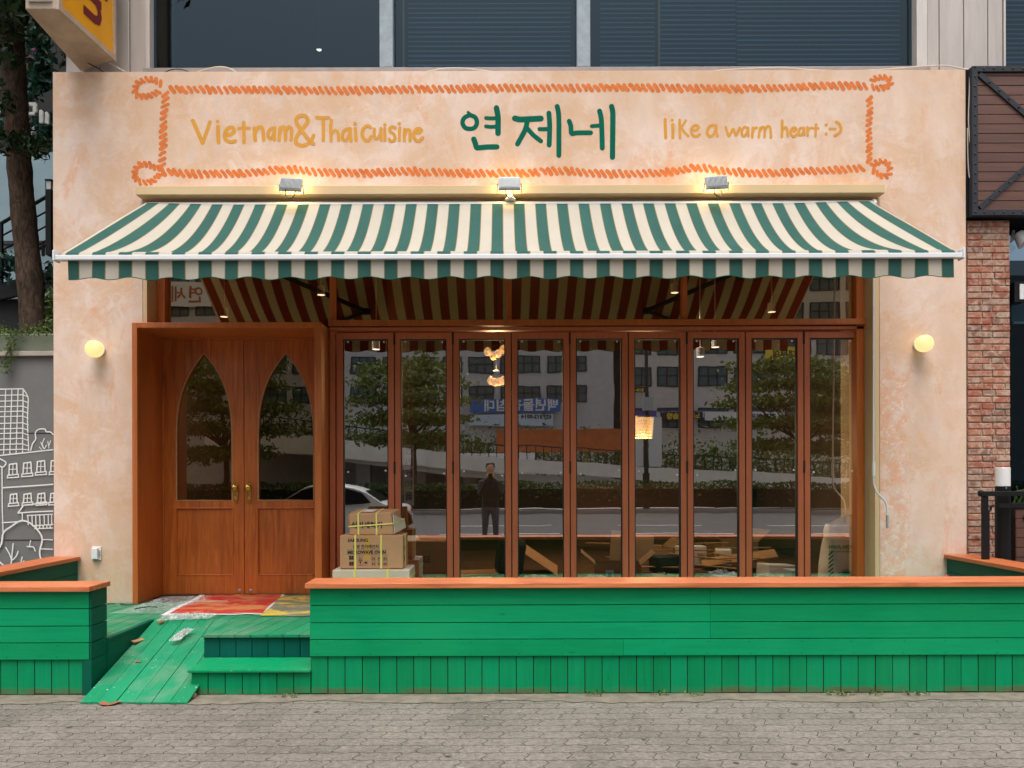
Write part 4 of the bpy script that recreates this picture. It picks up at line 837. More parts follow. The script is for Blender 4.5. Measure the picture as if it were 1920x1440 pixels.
# wires along the coping of the shop wall
def wire(label, pts, mat, r=.006):
    m = MB(); m.tube(spline([tuple(P(x, y, Y)) for x, y, Y in pts], 8), r, mat, 6); return tag(m.build('wire', smooth=True), label, 'wire', 'wires on top of the shop wall')
wire('cream wire arching over the coping at the left window corner', [(360, 139, 7.15), (385, 130, 7.15), (412, 125.5, 7.15), (432, 129, 7.15), (448, 139, 7.15)], 'cream_cable')
wire('black wire arching low over the coping left of the cream one', [(303, 139, 7.15), (318, 131.5, 7.15), (335, 129.5, 7.15), (350, 133, 7.15), (362, 139, 7.15)], 'black', .005)
wire('black wire drooping from the yellow sign to the coping', [(157, 114, 7.15), (170, 121, 7.15), (184, 128, 7.15), (200, 139, 7.15)], 'black', .005)
wire('cream wire running down from the yellow sign onto the coping', [(198, 113, 7.15), (212, 122, 7.15), (228, 131, 7.15), (244, 139, 7.15)], 'cream_cable', .005)
wire('cream wire bowed above the coping left of the second mullion', [(735, 138.5, 7.15), (790, 136, 7.15), (830, 129, 7.15), (870, 128.5, 7.15), (910, 133, 7.15), (950, 138, 7.15)], 'cream_cable')
wire('long sagging cream wire along the coping at the right', [(1300, 136, 7.15), (1400, 129, 7.15), (1470, 127, 7.15), (1530, 132, 7.15), (1620, 132.5, 7.15), (1700, 127, 7.2), (1765, 123, 7.25), (1800, 128, 7.2), (1818, 131, 7.1)], 'cream_cable', .0065)
wire('thin tangled wire lying on the coping under the left window', [(525, 138.5, 7.1), (560, 136.5, 7.1), (590, 135.5, 7.1), (625, 137, 7.1), (680, 137, 7.1)], 'cream_cable', .006)
wire('grey cable hanging down in the gap beside the riveted frame', [(1815, 131, 7.03), (1818, 150, 6.99), (1816, 230, 6.99), (1821, 300, 6.99), (1818, 333, 6.99), (1815, 300, 7.0), (1814, 240, 7.0)], 'cream_cable', .005)

# yellow projecting sign
sg = thing('projecting_sign', 'yellow projecting sign box with maroon letters at the top left, dirty underneath', 'sign', (-3.9, 6.8, 5.5))
F0, F1, B0, B1 = (-4.02, 6.32), (-3.76, 6.32), (-4.10, 7.30), (-3.69, 7.10)
zb_ = 5.50
m = MB(); m.hexa([(*F0, zb_), (*F1, zb_), (*B1, zb_), (*B0, zb_)], [(*F0, 7.6), (*F1, 7.6), (*B1, 7.6), (*B0, 7.6)], 'signbox'); m.build('box', sg, bevel=.008)
dirv = (Vector((*B1, 0))-Vector((*F1, 0))).normalized(); nrm = Vector((dirv.y, -dirv.x, 0))
SF = lambda u, v, d=0: Vector((*F1, zb_))+dirv*u+Vector((0, 0, v))+nrm*(.006+d)
m = MB(); m.add([SF(.05, .06), SF(.79, .06), SF(.79, 2.08), SF(.05, 2.08)], [(0, 1, 2, 3)], 'yellow'); m.build('face', sg)
m = MB()
for a_, b_ in (((0, .0), (.81, .05)), ((.785, .052), (.81, 2.1)), ((0, .052), (.045, 2.1))):
    vs = [SF(u, v, d) for d in (-.004, .02) for u, v in ((a_[0], a_[1]), (b_[0], a_[1]), (b_[0], b_[1]), (a_[0], b_[1]))]; m.add(vs, [(0, 1, 2, 3)[::-1], (4, 5, 6, 7), (0, 1, 5, 4), (1, 2, 6, 5), (2, 3, 7, 6), (3, 0, 4, 7)], 'signbox')
m.build('trim', sg)
m = MB(); text_into(m, 'in', lambda x, y, d: SF(.36+y*.85, .60-x*1.0, .004), .62, 'maroon', .012); m.build('lettering', sg)
m = MB(); text_into(m, 'ㅁ', lambda x, y, d: SF(.15+x, .34+y, .004), .17, 'maroon', .001); m.build('lettering', sg)
m = MB(); m.box(-3.99, -3.79, 6.295, 6.318, 5.56, 7.6, 'white_metal'); m.build('end_panel', sg, bevel=.004)
m = MB(); m.box(-4.0, -3.8, 7.1, 7.32, 6.3, 6.4, 'blackmetal'); m.build('wall_bracket', sg)

# ------------------------------------------------------------------ left neighbour: mural wall, planter, tree, stair
lw = thing('mural_wall', 'grey garden wall with a white line mural of city buildings left of the shop', 'wall', (-5.0, 7.25, 0))
m = MB(); m.box(-8, -4.2, 7.2, 7.5, 0, 2.70, 'muralgrey'); m.build('wall', lw)
m = MB(); m.box(-8, -4.2, 7.16, 7.55, 2.702, 2.75, 'ledge'); m.build('coping', lw, bevel=.005)
MW = lambda x, y, d=0: (lambda p: Vector((p.x, 7.2-.003-d, p.z)))(P(x, y, 7.2))
k = 3.427; mu = lambda p: [(x/k, 660+y/k) for x, y in p]
m = MB(); dz = 0
def ml(w_, *pts):
    global dz
    q = mu(pts); m.ribbon(spline(q, 4) if len(q) > 2 else q, w_, MW, 'chalk', 4, dz); dz += .00011
ml(2.4, (-60, 240), (60, 238), (148, 236)); ml(2.2, (148, 236), (172, 270), (184, 305)); ml(2.2, (150, 240), (146, 645)); ml(2.2, (184, 305), (178, 440), (186, 635)); ml(2.4, (-60, 672), (140, 650), (340, 628))
for x in (-20, 35, 75, 115): ml(2.0, (x+3, 240), (x-4, 450), (x-10, 655))
for y in (275, 312, 348, 380, 412, 455, 490, 520, 555, 590, 625): ml(2.0, (-60, y+6), (147, y)); ml(1.8, (147, y), (184, y+14 if y < 600 else y+4))
ml(2.4, (200, 632), (212, 590), (232, 560), (230, 520), (250, 498), (290, 495), (300, 512), (325, 514), (345, 530))
ml(1.6, (285, 622), (275, 590), (288, 555)); ml(1.6, (265, 580), (285, 622), (300, 600)); ml(1.6, (318, 618), (310, 575)); ml(1.6, (318, 600), (328, 570)); ml(1.4, (255, 610), (270, 628))
ml(2.6, (-40, 670), (10, 690), (42, 712), (20, 740), (-20, 720)); ml(2.2, (16, 745), (18, 1000), (22, 1200), (2, 1250), (-30, 1290))
def win(x, y, w_=46, h=68):
    ml(2.6, (x, y), (x+w_, y-6)); ml(2.6, (x, y), (x-4, y+h)); ml(2.6, (x+w_, y-6), (x+w_+4, y+h-4)); ml(1.6, (x+w_/2, y), (x+w_/2-2, y+h)); ml(1.4, (x, y+h*.48), (x+w_, y+h*.46))
    ml(2.2, (x-10, y+h+2), (x+w_+12, y+h-4)); ml(2.0, (x-12, y+h+2), (x-12, y+h+18)); ml(2.0, (x+w_+12, y+h-4), (x+w_+12, y+h+14)); ml(2.2, (x-14, y+h+19), (x+w_+14, y+h+14))
win(64, 722); win(156, 714); win(244, 704); win(334, 700); win(72, 916, 40, 56); win(160, 914, 44, 54); win(250, 912, 42, 54); win(332, 910, 40, 54)
ml(2.6, (22, 872), (180, 862), (345, 850)); ml(2.4, (158, 984), (250, 974), (345, 966)); ml(2.4, (158, 984), (122, 1034)); ml(2.4, (122, 1034), (230, 1026), (345, 1022)); ml(2.2, (150, 1036), (150, 1080)); ml(2.2, (22, 1096), (90, 1092), (140, 1088))
for x in (186, 212, 236, 262, 290, 316, 338): ml(1.9, (x, 1050), (x+2, 1110))
ml(2.0, (180, 1050), (345, 1042)); ml(2.2, (215, 1116), (345, 1108)); ml(2.2, (230, 1135), (345, 1130))
for x in (240, 262, 284, 308, 330): ml(2.2, (x, 1118), (x, 1132))
ml(3.0, (-20, 1290), (15, 1235), (30, 1160), (80, 1120), (140, 1084), (200, 1098), (262, 1160), (278, 1210), (262, 1280), (272, 1340)); ml(2.0, (278, 1204), (345, 1206)); ml(2.0, (272, 1264), (345, 1266))
ml(2.2, (75, 1400), (82, 1330), (92, 1230)); ml(2.2, (45, 1255), (70, 1300), (82, 1335)); ml(2.2, (88, 1335), (112, 1310), (124, 1280)); ml(2.0, (140, 1362), (150, 1316)); ml(1.8, (140, 1362), (162, 1340)); ml(2.2, (182, 1248), (196, 1250), (222, 1252), (234, 1278)); ml(1.8, (196, 1248), (204, 1210)); ml(2.6, (-10, 1330), (20, 1360), (50, 1380))
m.build('mural_lines', lw)
m = MB(); m.box(-8, -4.2, 7.1955, 7.1985, 1.96, 1.966, 'black'); m.box(-8, -4.2, 7.1955, 7.1985, .93, .936, 'black'); m.build('panel_joint', lw)
m = MB(); pz = PZ(652, 7.35); m.prism([(7.2, 2.752), (7.52, 2.752), (7.54, 2.92), (7.18, 2.92)], -6.0, -4.215, 'planter', 'x'); pl = thing('planter_box', 'long sage green planter box on top of the mural wall', 'planter', (-5, 7.36, 2.752)); m.build('trough', pl, bevel=.015, seg=3)
m = MB(); m.box(-5.98, -4.23, 7.22, 7.5, 2.915, 2.925, 'soil'); m.build('earth', pl)
rl = random.Random(17); m = MB()
for _ in range(2300):
    x = rl.uniform(-5.9, -4.23); y = rl.gauss(7.32, .08); m.leaf((x, y, 2.93+abs(rl.gauss(0, .06))*(1+.8*math.sin(x*7))), .017, 'leaf_green', rl)
for _ in range(320): t = rl.random(); m.leaf((P(22, 640, 7.1).x+rl.gauss(0, .03)-.09*t, 7.13+rl.gauss(0, .01), 2.95-.42*t), .015, 'leaf_green', rl)
for _ in range(150): m.leaf((rl.uniform(-5.2, -4.24), 7.15, 2.93-abs(rl.gauss(0, .03))), .016, 'leaf_green', rl)
tag(m.build('trailing_plant'), 'trailing light green plants spilling over the sage planter box', 'plant')
tr = thing('street_tree', 'brown leaning tree trunk rising behind the planter at the left edge', 'tree', P(66, 610, 8.0))
m = MB(); pts = spline([tuple(P(x, y, Y)) for x, y, Y in ((66, 640, 8.0), (62, 600, 8.0), (56, 520, 8.0), (46, 420, 8.0), (38, 330, 7.95), (32, 240, 7.9), (26, 120, 7.85), (18, -20, 7.8), (6, -200, 7.7))], 8)
n = len(pts); rt = random.Random(2); m.tube(pts, [(.132-.030*i/n)*(1+.05*rt.uniform(-1, 1)) for i in range(n)], 'bark', 20); trunk = m.build('trunk', tr, smooth=True)
m = MB(); b0 = Vector(pts[-8])
for q in range(7):
    d_ = Vector((rt.uniform(-1, .6), rt.uniform(-.8, .6), rt.uniform(.0, .7))); m.tube(spline([tuple(b0+Vector((0, 0, -.1*q))), tuple(b0+d_*.6+Vector((0, 0, .1))), tuple(b0+d_*1.5)], 5), [.04-.003*i for i in range(11)], 'bark', 8)
m.build('limbs', tr, smooth=True)
m = MB()
for q in range(190):
    c_ = Vector((rt.gauss(-5.6, 1.0), rt.gauss(7.4, .9), rt.gauss(7.0, .9)))
    if c_.x > -4.4 and c_.y > 6.3 or c_.x > -3.9 or c_.z < 5.75: continue
    for _ in range(38): m.leaf(c_+Vector((rt.gauss(0, .2), rt.gauss(0, .2), rt.gauss(0, .13))), .055, 'leaf_dark', rt)
def spray(px, py, Y, n, sx, sz, sz_leaf=.045, mat='leaf_dark', dst=None):
    for _ in range(n):
        p = P(px+rt.gauss(0, sx), py+rt.gauss(0, sz), Y+rt.gauss(0, .1))
        if p.x < -4.22: (dst or m).leaf(p, sz_leaf, mat, rt)
for a_ in ((20, 262, 7.6, 120, 22, 11), (78, 275, 7.6, 130, 16, 9), (45, 268, 7.55, 90, 20, 8), (8, 100, 7.6, 60, 14, 22), (30, 110, 7.5, 24, 10, 6), (8, 190, 7.6, 60, 10, 14), (10, 20, 7.6, 130, 20, 22), (60, 10, 7.7, 90, 20, 14)): spray(*a_)
m.build('crown', tr)
nb = thing('garden_building', 'building with shade-dark walls and blue grey panels behind the tree at the left', 'building', (-7, 11.5, 0))
m = MB(); m.box(-14, -4.0, 11.0, 11.3, 0, 12, 'dark'); m.box(-4.3, -4.0, 7.6, 11, 0, 9, 'dark'); m.build('wall', nb)  # near-black walls: the deep shade behind the tree put into the colour
m = MB()
for a_, b_ in ((-60, 39), (41.5, 175)):
    p0, p1 = P(a_, 560, 10.9), P(b_, 285, 10.9); m.box(p0.x, min(p1.x, -4.35), 10.9, 10.98, p0.z, p1.z, 'blueglass')
m.build('wall_panel', nb)
m = MB(); p0 = P(-40, 455, 10.85); p1 = P(101, 452, 10.85); m.box(p0.x, -4.35, 10.86, 10.9, p0.z-.02, p0.z+.03, 'rivetsteel'); p0 = P(40, 560, 10.9); m.box(p0.x-.03, p0.x+.03, 10.87, 10.9, p0.z, p0.z+2.2, 'rivetsteel'); m.build('glazing_bar', nb)
iv = MB()
for a_ in ((70, 90, 9.6, 300, 14, 26), (80, 130, 9.6, 170, 10, 12), (60, 160, 9.6, 220, 9, 14), (85, 240, 9.6, 200, 12, 12), (12, 235, 9.6, 120, 12, 12), (10, 495, 9.6, 110, 12, 14), (92, 510, 8.6, 14, 4, 12)): spray(*a_, .06, 'leaf_teal', iv)
tag(iv.build('climbing_ivy'), 'blue green ivy hanging on the shade-dark building beside the tree trunk', 'ivy')
m = MB(); 
for px, py in ((56, 108), (58, 116), (24, 55), (67, 95), (64, 250), (60, 245)):
    for _ in range(4): m.leaf(P(px+rt.gauss(0, 1.5), py+rt.gauss(0, 2.5), 9.3), .04, 'pinkflower' if py < 200 else 'paper', rt)
tag(m.build('ivy_flowers'), 'few pink and white blossoms in the ivy at the top left', 'flowers')
ws = thing('white_letter_sign', 'white block letters standing among the ivy behind the trunk', 'sign letters', P(70, 210, 9.2))
SL = lambda x, y, d=0: P(x, y, 9.2)+Vector((0, -d, 0))
def block(poly, hole=None):
    m = MB(); q = [SL(*p_) for p_ in poly]; n = len(q)
    m.prism([(v.x, v.z) for v in q], 9.17, 9.2, 'chalk'); return m.build('letter', ws)
block([(47, 181), (53, 184), (53, 212), (47, 214)]); block([(53.2, 194), (69, 194), (71, 200), (53.2, 200)]); block([(53.2, 212), (69, 212), (67, 217), (50, 217)]); block([(64, 200.3), (71, 200.3), (71, 211.7), (64, 211.7)])
block([(76, 209), (80, 207.5), (83, 211), (83, 232), (76, 232)]); block([(87, 213), (90, 211), (94, 218), (94, 234), (87, 233)]); block([(-12, 211), (11, 210), (11, 216), (-12, 217)])
st = thing('metal_stair', 'black steel outdoor stair with bar railings climbing behind the tree', 'stair', P(50, 560, 9.5))
Q = lambda x, y: P(x, y, 9.5)
m = MB(); a0, a1, a2, a3 = Q(-40, 570), Q(101, 495), Q(101, 460), Q(-40, 540)
m.prism([(a0.x, a0.z), (-4.33, a1.z), (-4.33, a2.z), (a3.x, a3.z)], 9.5, 9.56, 'blackmetal'); m.build('stringer', st)
m = MB()
for (xa, ya), (xb, yb), r_ in (((-20, 432), (92, 366), .022), ((-20, 455), (92, 394), .011), ((-20, 482), (92, 421), .011), ((-20, 484+22), (92, 448), .011), ((62, 474), (92, 455), .02)): m.tube([Q(xa, ya), Q(xb, yb)], r_, 'blackmetal', 6)
m.box(Q(1, 0).x-.018, Q(1, 0).x+.018, 9.48, 9.52, Q(1, 530).z, Q(1, 420).z, 'blackmetal'); m.tube([Q(81, 455), Q(81, 480)], .02, 'blackmetal', 6); m.build('railing', st)
m = MB(); pa, pb = Q(90.5, 480), Q(101, 358); m.box(pa.x, pb.x-.004, 9.44, 9.56, pa.z, pb.z, 'blackmetal'); m.build('newel_post', st)
pk = Q(94, 345); o = thing('post_lantern', 'small square lantern on top of the black stair post', 'lantern', (pk.x, 9.5, Q(0, 358).z))
m = MB(); zz = Q(0, 358).z+.001
for sx in (-.04, .034):
    for sy in (-.04, .034): m.box(pk.x+sx, pk.x+sx+.006, 9.5+sy, 9.506+sy, zz, zz+.12, 'blackmetal')
m.box(pk.x-.044, pk.x+.044, 9.456, 9.544, zz+.1205, zz+.133, 'blackmetal'); m.build('cage', o)
m = MB(); m.box(pk.x-.03, pk.x+.03, 9.47, 9.53, zz+.001, zz+.112, 'white_plastic'); m.build('diffuser', o, bevel=.004)
sh = MB()
for a_ in ((95, 575, 7.9, 70, 5, 16), (90, 520, 8.2, 40, 6, 10)): spray(*a_, .045, 'leaf_green' if a_[1] > 550 else 'leaf_dark', sh)
tag(sh.build('shrub'), 'small green shrub squeezed between the trunk and the peach wall', 'shrub')

# ------------------------------------------------------------------ right neighbour: riveted sign box, brick pillar, rails
rs_ = thing('slatted_sign_box', 'dark riveted steel frame filled with brown wood slats at the top right', 'sign panel', (5.2, 6.95, 3.95))
Y0 = 6.945; xl = PX(1825, Y0); zt, zb = PZ(129, Y0)+.0, PZ(409, Y0)+.0; xr = 7.4; bw = .052
zt += .016; zb += .016
m = MB(); z = zb+bw
while z < zt-bw: m.box(xl+bw, xr-bw, Y0+.02, Y0+.05, z+.003, min(z+.0895, zt-bw)-.003, 'brownslat'); z += .0895
m.build('slats', rs_, bevel=.002)
m = MB(); m.box(xl, xl+bw, Y0, Y0+.06, zb, zt, 'rivetsteel'); m.box(xr-bw, xr, Y0, Y0+.06, zb, zt, 'rivetsteel'); m.box(xl+bw, xr-bw, Y0, Y0+.06, zt-bw, zt, 'rivetsteel'); m.box(xl+bw, xr-bw, Y0, Y0+.06, zb, zb+bw, 'rivetsteel'); m.box(xl-.02, xr, Y0+.062, Y0+.6, zb, zt, 'blackmetal')
m.box(xl+bw, xr-bw, Y0+.052, Y0+.06, zb+bw, zt-bw, 'blackmetal'); m.build('frame', rs_, bevel=.002)
xm_, zm_ = xl+.79, (zt+zb)/2-.02; m = MB()
def strut(x0, z0, x1, z1, yo):
    an = math.atan2(z1-z0, x1-x0); L = math.hypot(x1-x0, z1-z0); cx_, cz_ = (x0+x1)/2, (z0+z1)/2; m.box(cx_-L/2, cx_+L/2, Y0+yo, Y0+.019+yo*0, cz_-.023, cz_+.023, 'rivetsteel', (0, -an, 0))
strut(xl+bw+.02, zt-bw-.02, xl+1.5, zb+bw+.02, .004); strut(xl+bw+.02, zb+bw+.02, xl+1.5, zt-bw-.02, .001); m.build('brace', rs_)
m = MB()
def rivet(x, z, y=Y0): m.lathe([(.0095, 0), (.008, -.005), (.003, -.008)], (x, y, z), (0, 1, 0), 'black', 8)
z = zb+.03
while z < zt: rivet(xl+bw/2, z); z += .09
x = xl+.11
while x < xl+1.3: rivet(x, zt-bw/2); rivet(x, zb+bw/2); x += .09
for i in range(1, 12):
    t = i/12*.75; rivet(xl+bw+.02+(1.5-bw)*t, zt-bw-.02-(zt-zb-2*bw-.04)*t); rivet(xl+bw+.02+(1.5-bw)*t, zb+bw+.02+(zt-zb-2*bw-.04)*t)
m.build('rivets', rs_)
bp = thing('brick_pillar', 'weathered red brick pillar with pale mortar to the right of the peach wall', 'pillar', (4.6, 7.1, 0))
bx0, bx1 = 4.40, PX(1895, 7.05); m = MB(); m.box(bx0+.004, bx1-.004, 7.058, 7.4, 0, 3.94, 'mortar'); m.build('mortar', bp)
m = MB(); z = .0; r2 = random.Random(9); row = 0
while z < 3.92:
    h = .0615; cut = bx0+(.14 if row % 2 else .235)+r2.uniform(-.006, .006); cuts = [bx0, cut, bx1]
    if r2.random() < .3: cuts.insert(2, min(cut+.125, bx1-.05))
    for a_, b_ in zip(cuts, cuts[1:]): m.box(a_+.005, b_-.006, 7.045+r2.uniform(-.004, .004), 7.10, z+.006+r2.uniform(-.001, .001), z+h-.004+r2.uniform(-.0015, .0015), 'brick')
    for yy in (7.11, 7.24): m.box(bx1-.05, bx1+.003, yy, yy+.12, z+.006, z+h-.004, 'brick')
    z += h; row += 1
m.build('bricks', bp, bevel=.005)
nbw = thing('neighbour_shop_window', 'dark neighbouring shop window with a thin steel frame at the right edge', 'shop window', (5.8, 7.3, 0))
m = MB(); m.box(bx1+.004, bx1+.03, 7.12, 7.3, 0, 3.94, 'rivetsteel'); m.build('frame', nbw)
m = MB(); m.add([(bx1+.032, 7.28, 0), (8, 7.28, 0), (8, 7.28, 3.94), (bx1+.032, 7.28, 3.94)], [(0, 1, 2, 3)], 'upperpane'); m.build('glass', nbw)
m = MB(); m.box(bx1+.03, 8, 8.6, 8.7, 0, 4, 'dark'); m.build('back_wall', nbw)
m = MB(); p0 = P(1897, 604, 7.5); p1 = P(1960, 545, 7.5); m.box(p0.x, 8, 7.5, 7.52, p0.z, p1.z, 'greygreen'); m.box(p0.x, 8, 7.47, 7.5, p0.z-.02, p0.z, 'white_metal'); m.build('back_panel', nbw)
p = P(1908, 549, 7.2); o = thing('wall_lantern', 'black wall lantern with a white diffuser right of the brick pillar', 'wall lamp', p)
m = MB(); m.box(p.x-.05, p.x+.05, 7.17, 7.27, p.z-.10, p.z+.10, 'blackmetal'); m.build('body', o, bevel=.006)
m = MB(); m.box(p.x-.005, p.x+.035, 7.16, 7.17, p.z-.07, p.z+.075, 'white_plastic'); m.build('diffuser', o)
p = P(1916, 445, 7.15); o = thing('spot_lamp', 'white spotlight head cut off by the right edge above the lantern', 'spotlight', p)
m = MB(); m.lathe([(.02, -.06), (.045, -.05), (.09, .06), (.085, .062)], p, (.5, -.4, -.75), 'white_metal', 20); m.build('lamp_head', o, smooth=True)
m = MB(); m.tube([p+Vector((-.02, .03, .05)), p+Vector((-.06, .06, -.02)), p+Vector((0, .12, .1))], .014, 'white_metal', 8); m.build('bracket', o)
p = P(1880, 912, 6.7); o = thing('bollard_lamp', 'black bollard lamp with a white top behind the right side fence', 'bollard lamp', (p.x, 6.7, 0))
m = MB(); m.lathe([(.061, 0), (.061, p.z)], (p.x, 6.7, 0), (0, 0, 1), 'blackmetal', 28); m.build('post', o, smooth=True)
m = MB(); zt_ = PZ(882, 6.7)+.014; m.lathe([(.057, p.z+.001), (.060, p.z+.004), (.060, zt_-.004), (.056, zt_)], (p.x, 6.7, 0), (0, 0, 1), 'white_plastic', 28); m.build('diffuser', o, smooth=True)
m = MB(); m.disc(p.x-.01, p.z-.012, .004, lambda x, y, d: Vector((x, 6.636, y)), 'white_plastic'); m.build('screw', o)
o = thing('guard_rail', 'black steel guard rail in front of the brick pillar, beside the bollard lamp', 'railing', (4.9, 6.55, 0))
H = lambda x, y: P(x, y, 6.56)
m = MB(); a_ = H(1834, 924); m.box(a_.x+.012, 7.5, 6.53, 6.59, H(1880, 930).z, H(1880, 921).z, 'blackmetal'); m.lathe([(.01, 0), (.028, .012), (.028, .04)], (a_.x, 6.56, a_.z), (1, 0, -.2), 'blackmetal', 10); m.build('top_rail', o, bevel=.004)
m = MB(); a_ = H(1844, 0); m.box(a_.x-.022, a_.x+.022, 6.54, 6.58, 0, H(1880, 930).z-.001, 'blackmetal'); m.build('post', o, bevel=.003)
m = MB(); m.box(H(1863, 0).x, 7.5, 6.5, 6.53, H(1880, 951).z, H(1880, 944).z, 'blackmetal'); m.tube([H(1863, 947), H(1858, 950), H(1857, 956), H(1853, 960), H(1853, 1050), H(1853, 1130)], .011, 'blackmetal', 6); m.build('lower_rail', o)
o = thing('slatted_planter', 'brown slatted planter with a dark brace behind the guard rail at the right edge', 'planter', (5.3, 6.95, 0))
m = MB(); z = .05; x0 = PX(1904, 6.95)
while z < PZ(968, 6.95): m.box(x0, 7.5, 6.94, 6.96, z+.003, z+.087, 'brownslat'); z += .09
m.build('slats', o, bevel=.002)
m = MB(); m.box(x0-.004, 7.5, 6.93, 7.2, z+.003, z+.05, 'blackmetal'); m.box(x0+.0, x0+1.1, 6.925, 6.937, z-.35, z-.31, 'blackmetal', (0, R(28), 0)); m.box(x0, 7.5, 6.965, 7.15, 0, z, 'blackmetal'); m.build('frame', o)
r3 = random.Random(6); m = MB()
for i in range(16): q = Vector((x0+.05+r3.random()*.5, 7.05, z+.05)); m.tube(spline([tuple(q), tuple(q+Vector((r3.uniform(-.06, .06), -.03, .10))), tuple(q+Vector((r3.uniform(-.2, .2), -.06, .10+r3.random()*.08)))], 5), .005, 'leaf_green', 5)
tag(m.build('spiky_plant'), 'pale spiky plant on the slatted planter at the right edge', 'plant')

# ------------------------------------------------------------------ inside the shop
rm = thing('shop_interior', 'dim unfinished room behind the folding windows with rough wooden floor', 'room', (.2, 10, .36))
m = MB(); m.box(-3.9, 4.2, 7.32, 14.5, .16, .355, 'floor'); m.build('floor', rm)
m = MB(); m.box(-3.9, 4.2, 7.37, 14.5, 4.3, 4.4, 'ceil'); m.build('ceiling', rm)
for a_ in ((-4.0, -3.9, 7.37, 14.5), (4.2, 4.3, 7.37, 14.5), (-4.0, 4.3, 14.5, 14.6)):
    m = MB(); m.box(*a_, .16, 4.4, 'intwall'); m.build('inner_wall', rm)
m = MB(); m.box(3.615, 3.68, 7.37, 7.95, .36, 4.29, 'beige'); m.build('window_return', rm)
m = MB(); m.box(-1.6, -1.45, 10.5, 14.5, .36, 4.3, 'intwall'); m.box(1.2, 4.1, 12.2, 12.35, .36, 1.4, 'floor'); m.build('partition', rm)
def crystal_lamp(name, label, p, r, h, n, seed):
    o = thing(name, label, 'pendant lamp', p, 'lit pendant lamps inside'); q = random.Random(seed)
    m = MB()
    for ring in range(n):
        k = 26
        for i in range(k):
            a_ = 2*math.pi*(i+.5*(ring % 2))/k; rr_ = r*(1-.16*ring/n); z = p.z+h/2-h*ring/n; c_ = Vector((p.x+rr_*math.cos(a_), p.y+rr_*math.sin(a_), z))
            m.box(c_.x-.008, c_.x+.008, c_.y-.008, c_.y+.008, z-h/n*.8, z, 'crystal', (q.uniform(-.2, .2), 0, q.random()*3))
    m.build('crystals', o)
    m = MB(); m.lathe([(r*1.02, 0), (r*1.02, .02)], (p.x, p.y, p.z+h/2), (0, 0, 1), 'brass', 24); m.tube([(p.x, p.y, p.z+h/2+.02), (p.x, p.y, 4.3)], .006, 'blackmetal', 6); m.build('fitting', o)
    ld = bpy.data.lights.new('bulb_light', 'POINT'); ld.energy = 28; ld.color = (1, .66, .32); ld.shadow_soft_size = .06
    lo = bpy.data.objects.new('bulb_light', ld); COL.objects.link(lo); lo.parent = o; lo.location = (0, 0, -h*.62)
crystal_lamp('crystal_chandelier', 'glowing drum of crystal strips hanging in the sixth window from the left', P(1206, 803, 9.6), .125, .27, 7, 1)
def cluster(label, px, py, bulbs, seed):
    p = P(px, py, 9.4); o = thing('globe_cluster_lamp', label, 'pendant lamp', p, 'lit pendant lamps inside'); q = random.Random(seed)
    m = MB(); m.lathe([(.05, .0), (.055, .05), (.02, .07)], p+Vector((0, 0, .08)), (0, 0, 1), 'blackmetal', 16); m.tube([p+Vector((0, 0, .14)), (p.x, p.y, 4.3)], .007, 'blackmetal', 6); m.build('fitting', o)
    for dx, dy in bulbs:
        c_ = p+Vector((dx, q.uniform(-.06, .06), dy)); m = MB()
        prof_ = [(.0, -.052), (.028, -.046), (.045, -.02), (.047, .01), (.03, .04), (.014, .055)]
        m.lathe(prof_, c_, (dx, 0, 1), 'bulb', 10); m.build('glass_shade', o)
    ld = bpy.data.lights.new('bulb_light', 'POINT'); ld.energy = 22; ld.color = (1, .62, .28); ld.shadow_soft_size = .06
    lo = bpy.data.objects.new('bulb_light', ld); COL.objects.link(lo); lo.parent = o; lo.location = (0, 0, -.2)
cluster('cluster of glowing faceted glass shades high in the third window from the left', 928, 660, ((-.09, .0), (.04, -.02), (.10, .03), (-.02, -.05)), 3)
cluster('second, lower cluster of glowing glass shades in the third window', 931, 716, ((-.07, .01), (-.02, -.01), (.03, .0), (.08, .01)), 4)
for px, py, lb in ((420, 594, 'lit downlight can just over the portal, above the left door'), (602, 553, 'lit downlight can to the right above the portal'), (1265, 549, 'lit downlight can at the end of the third upper pane'), (1447, 585, 'lit downlight can in the rightmost upper pane'), (1341, 651, 'lit downlight can high in the seventh folding window, the right one of two'), (1313, 669, 'lit downlight can high in the seventh folding window, the left one of two'), (705, 655, 'lit downlight can high in the first folding window')):
    p = P(px, py, 8.6); o = thing('downlight', lb, 'downlight', p, 'downlights hanging inside')
    m = MB(); m.lathe([(.045, 0), (.047, .10), (.02, .11), (.008, .115), (.008, 4.28-p.z)], p, (0, 0, 1), 'white_metal', 16); m.build('can', o)
    m = MB(); m.lathe([(.0, -.002), (.042, -.001), (.043, .0)], p, (0, 0, 1), 'dl', 16); m.build('lens', o)
    ld = bpy.data.lights.new('spot_light', 'SPOT'); ld.energy = 26; ld.color = (1, .82, .6); ld.spot_size = R(120); ld.spot_blend = .5; ld.shadow_soft_size = .04
    lo = bpy.data.objects.new('spot_light', ld); COL.objects.link(lo); lo.parent = o; lo.location = (0, 0, -.02)
def G2(px, py, z=.36): return G(px, py, z)
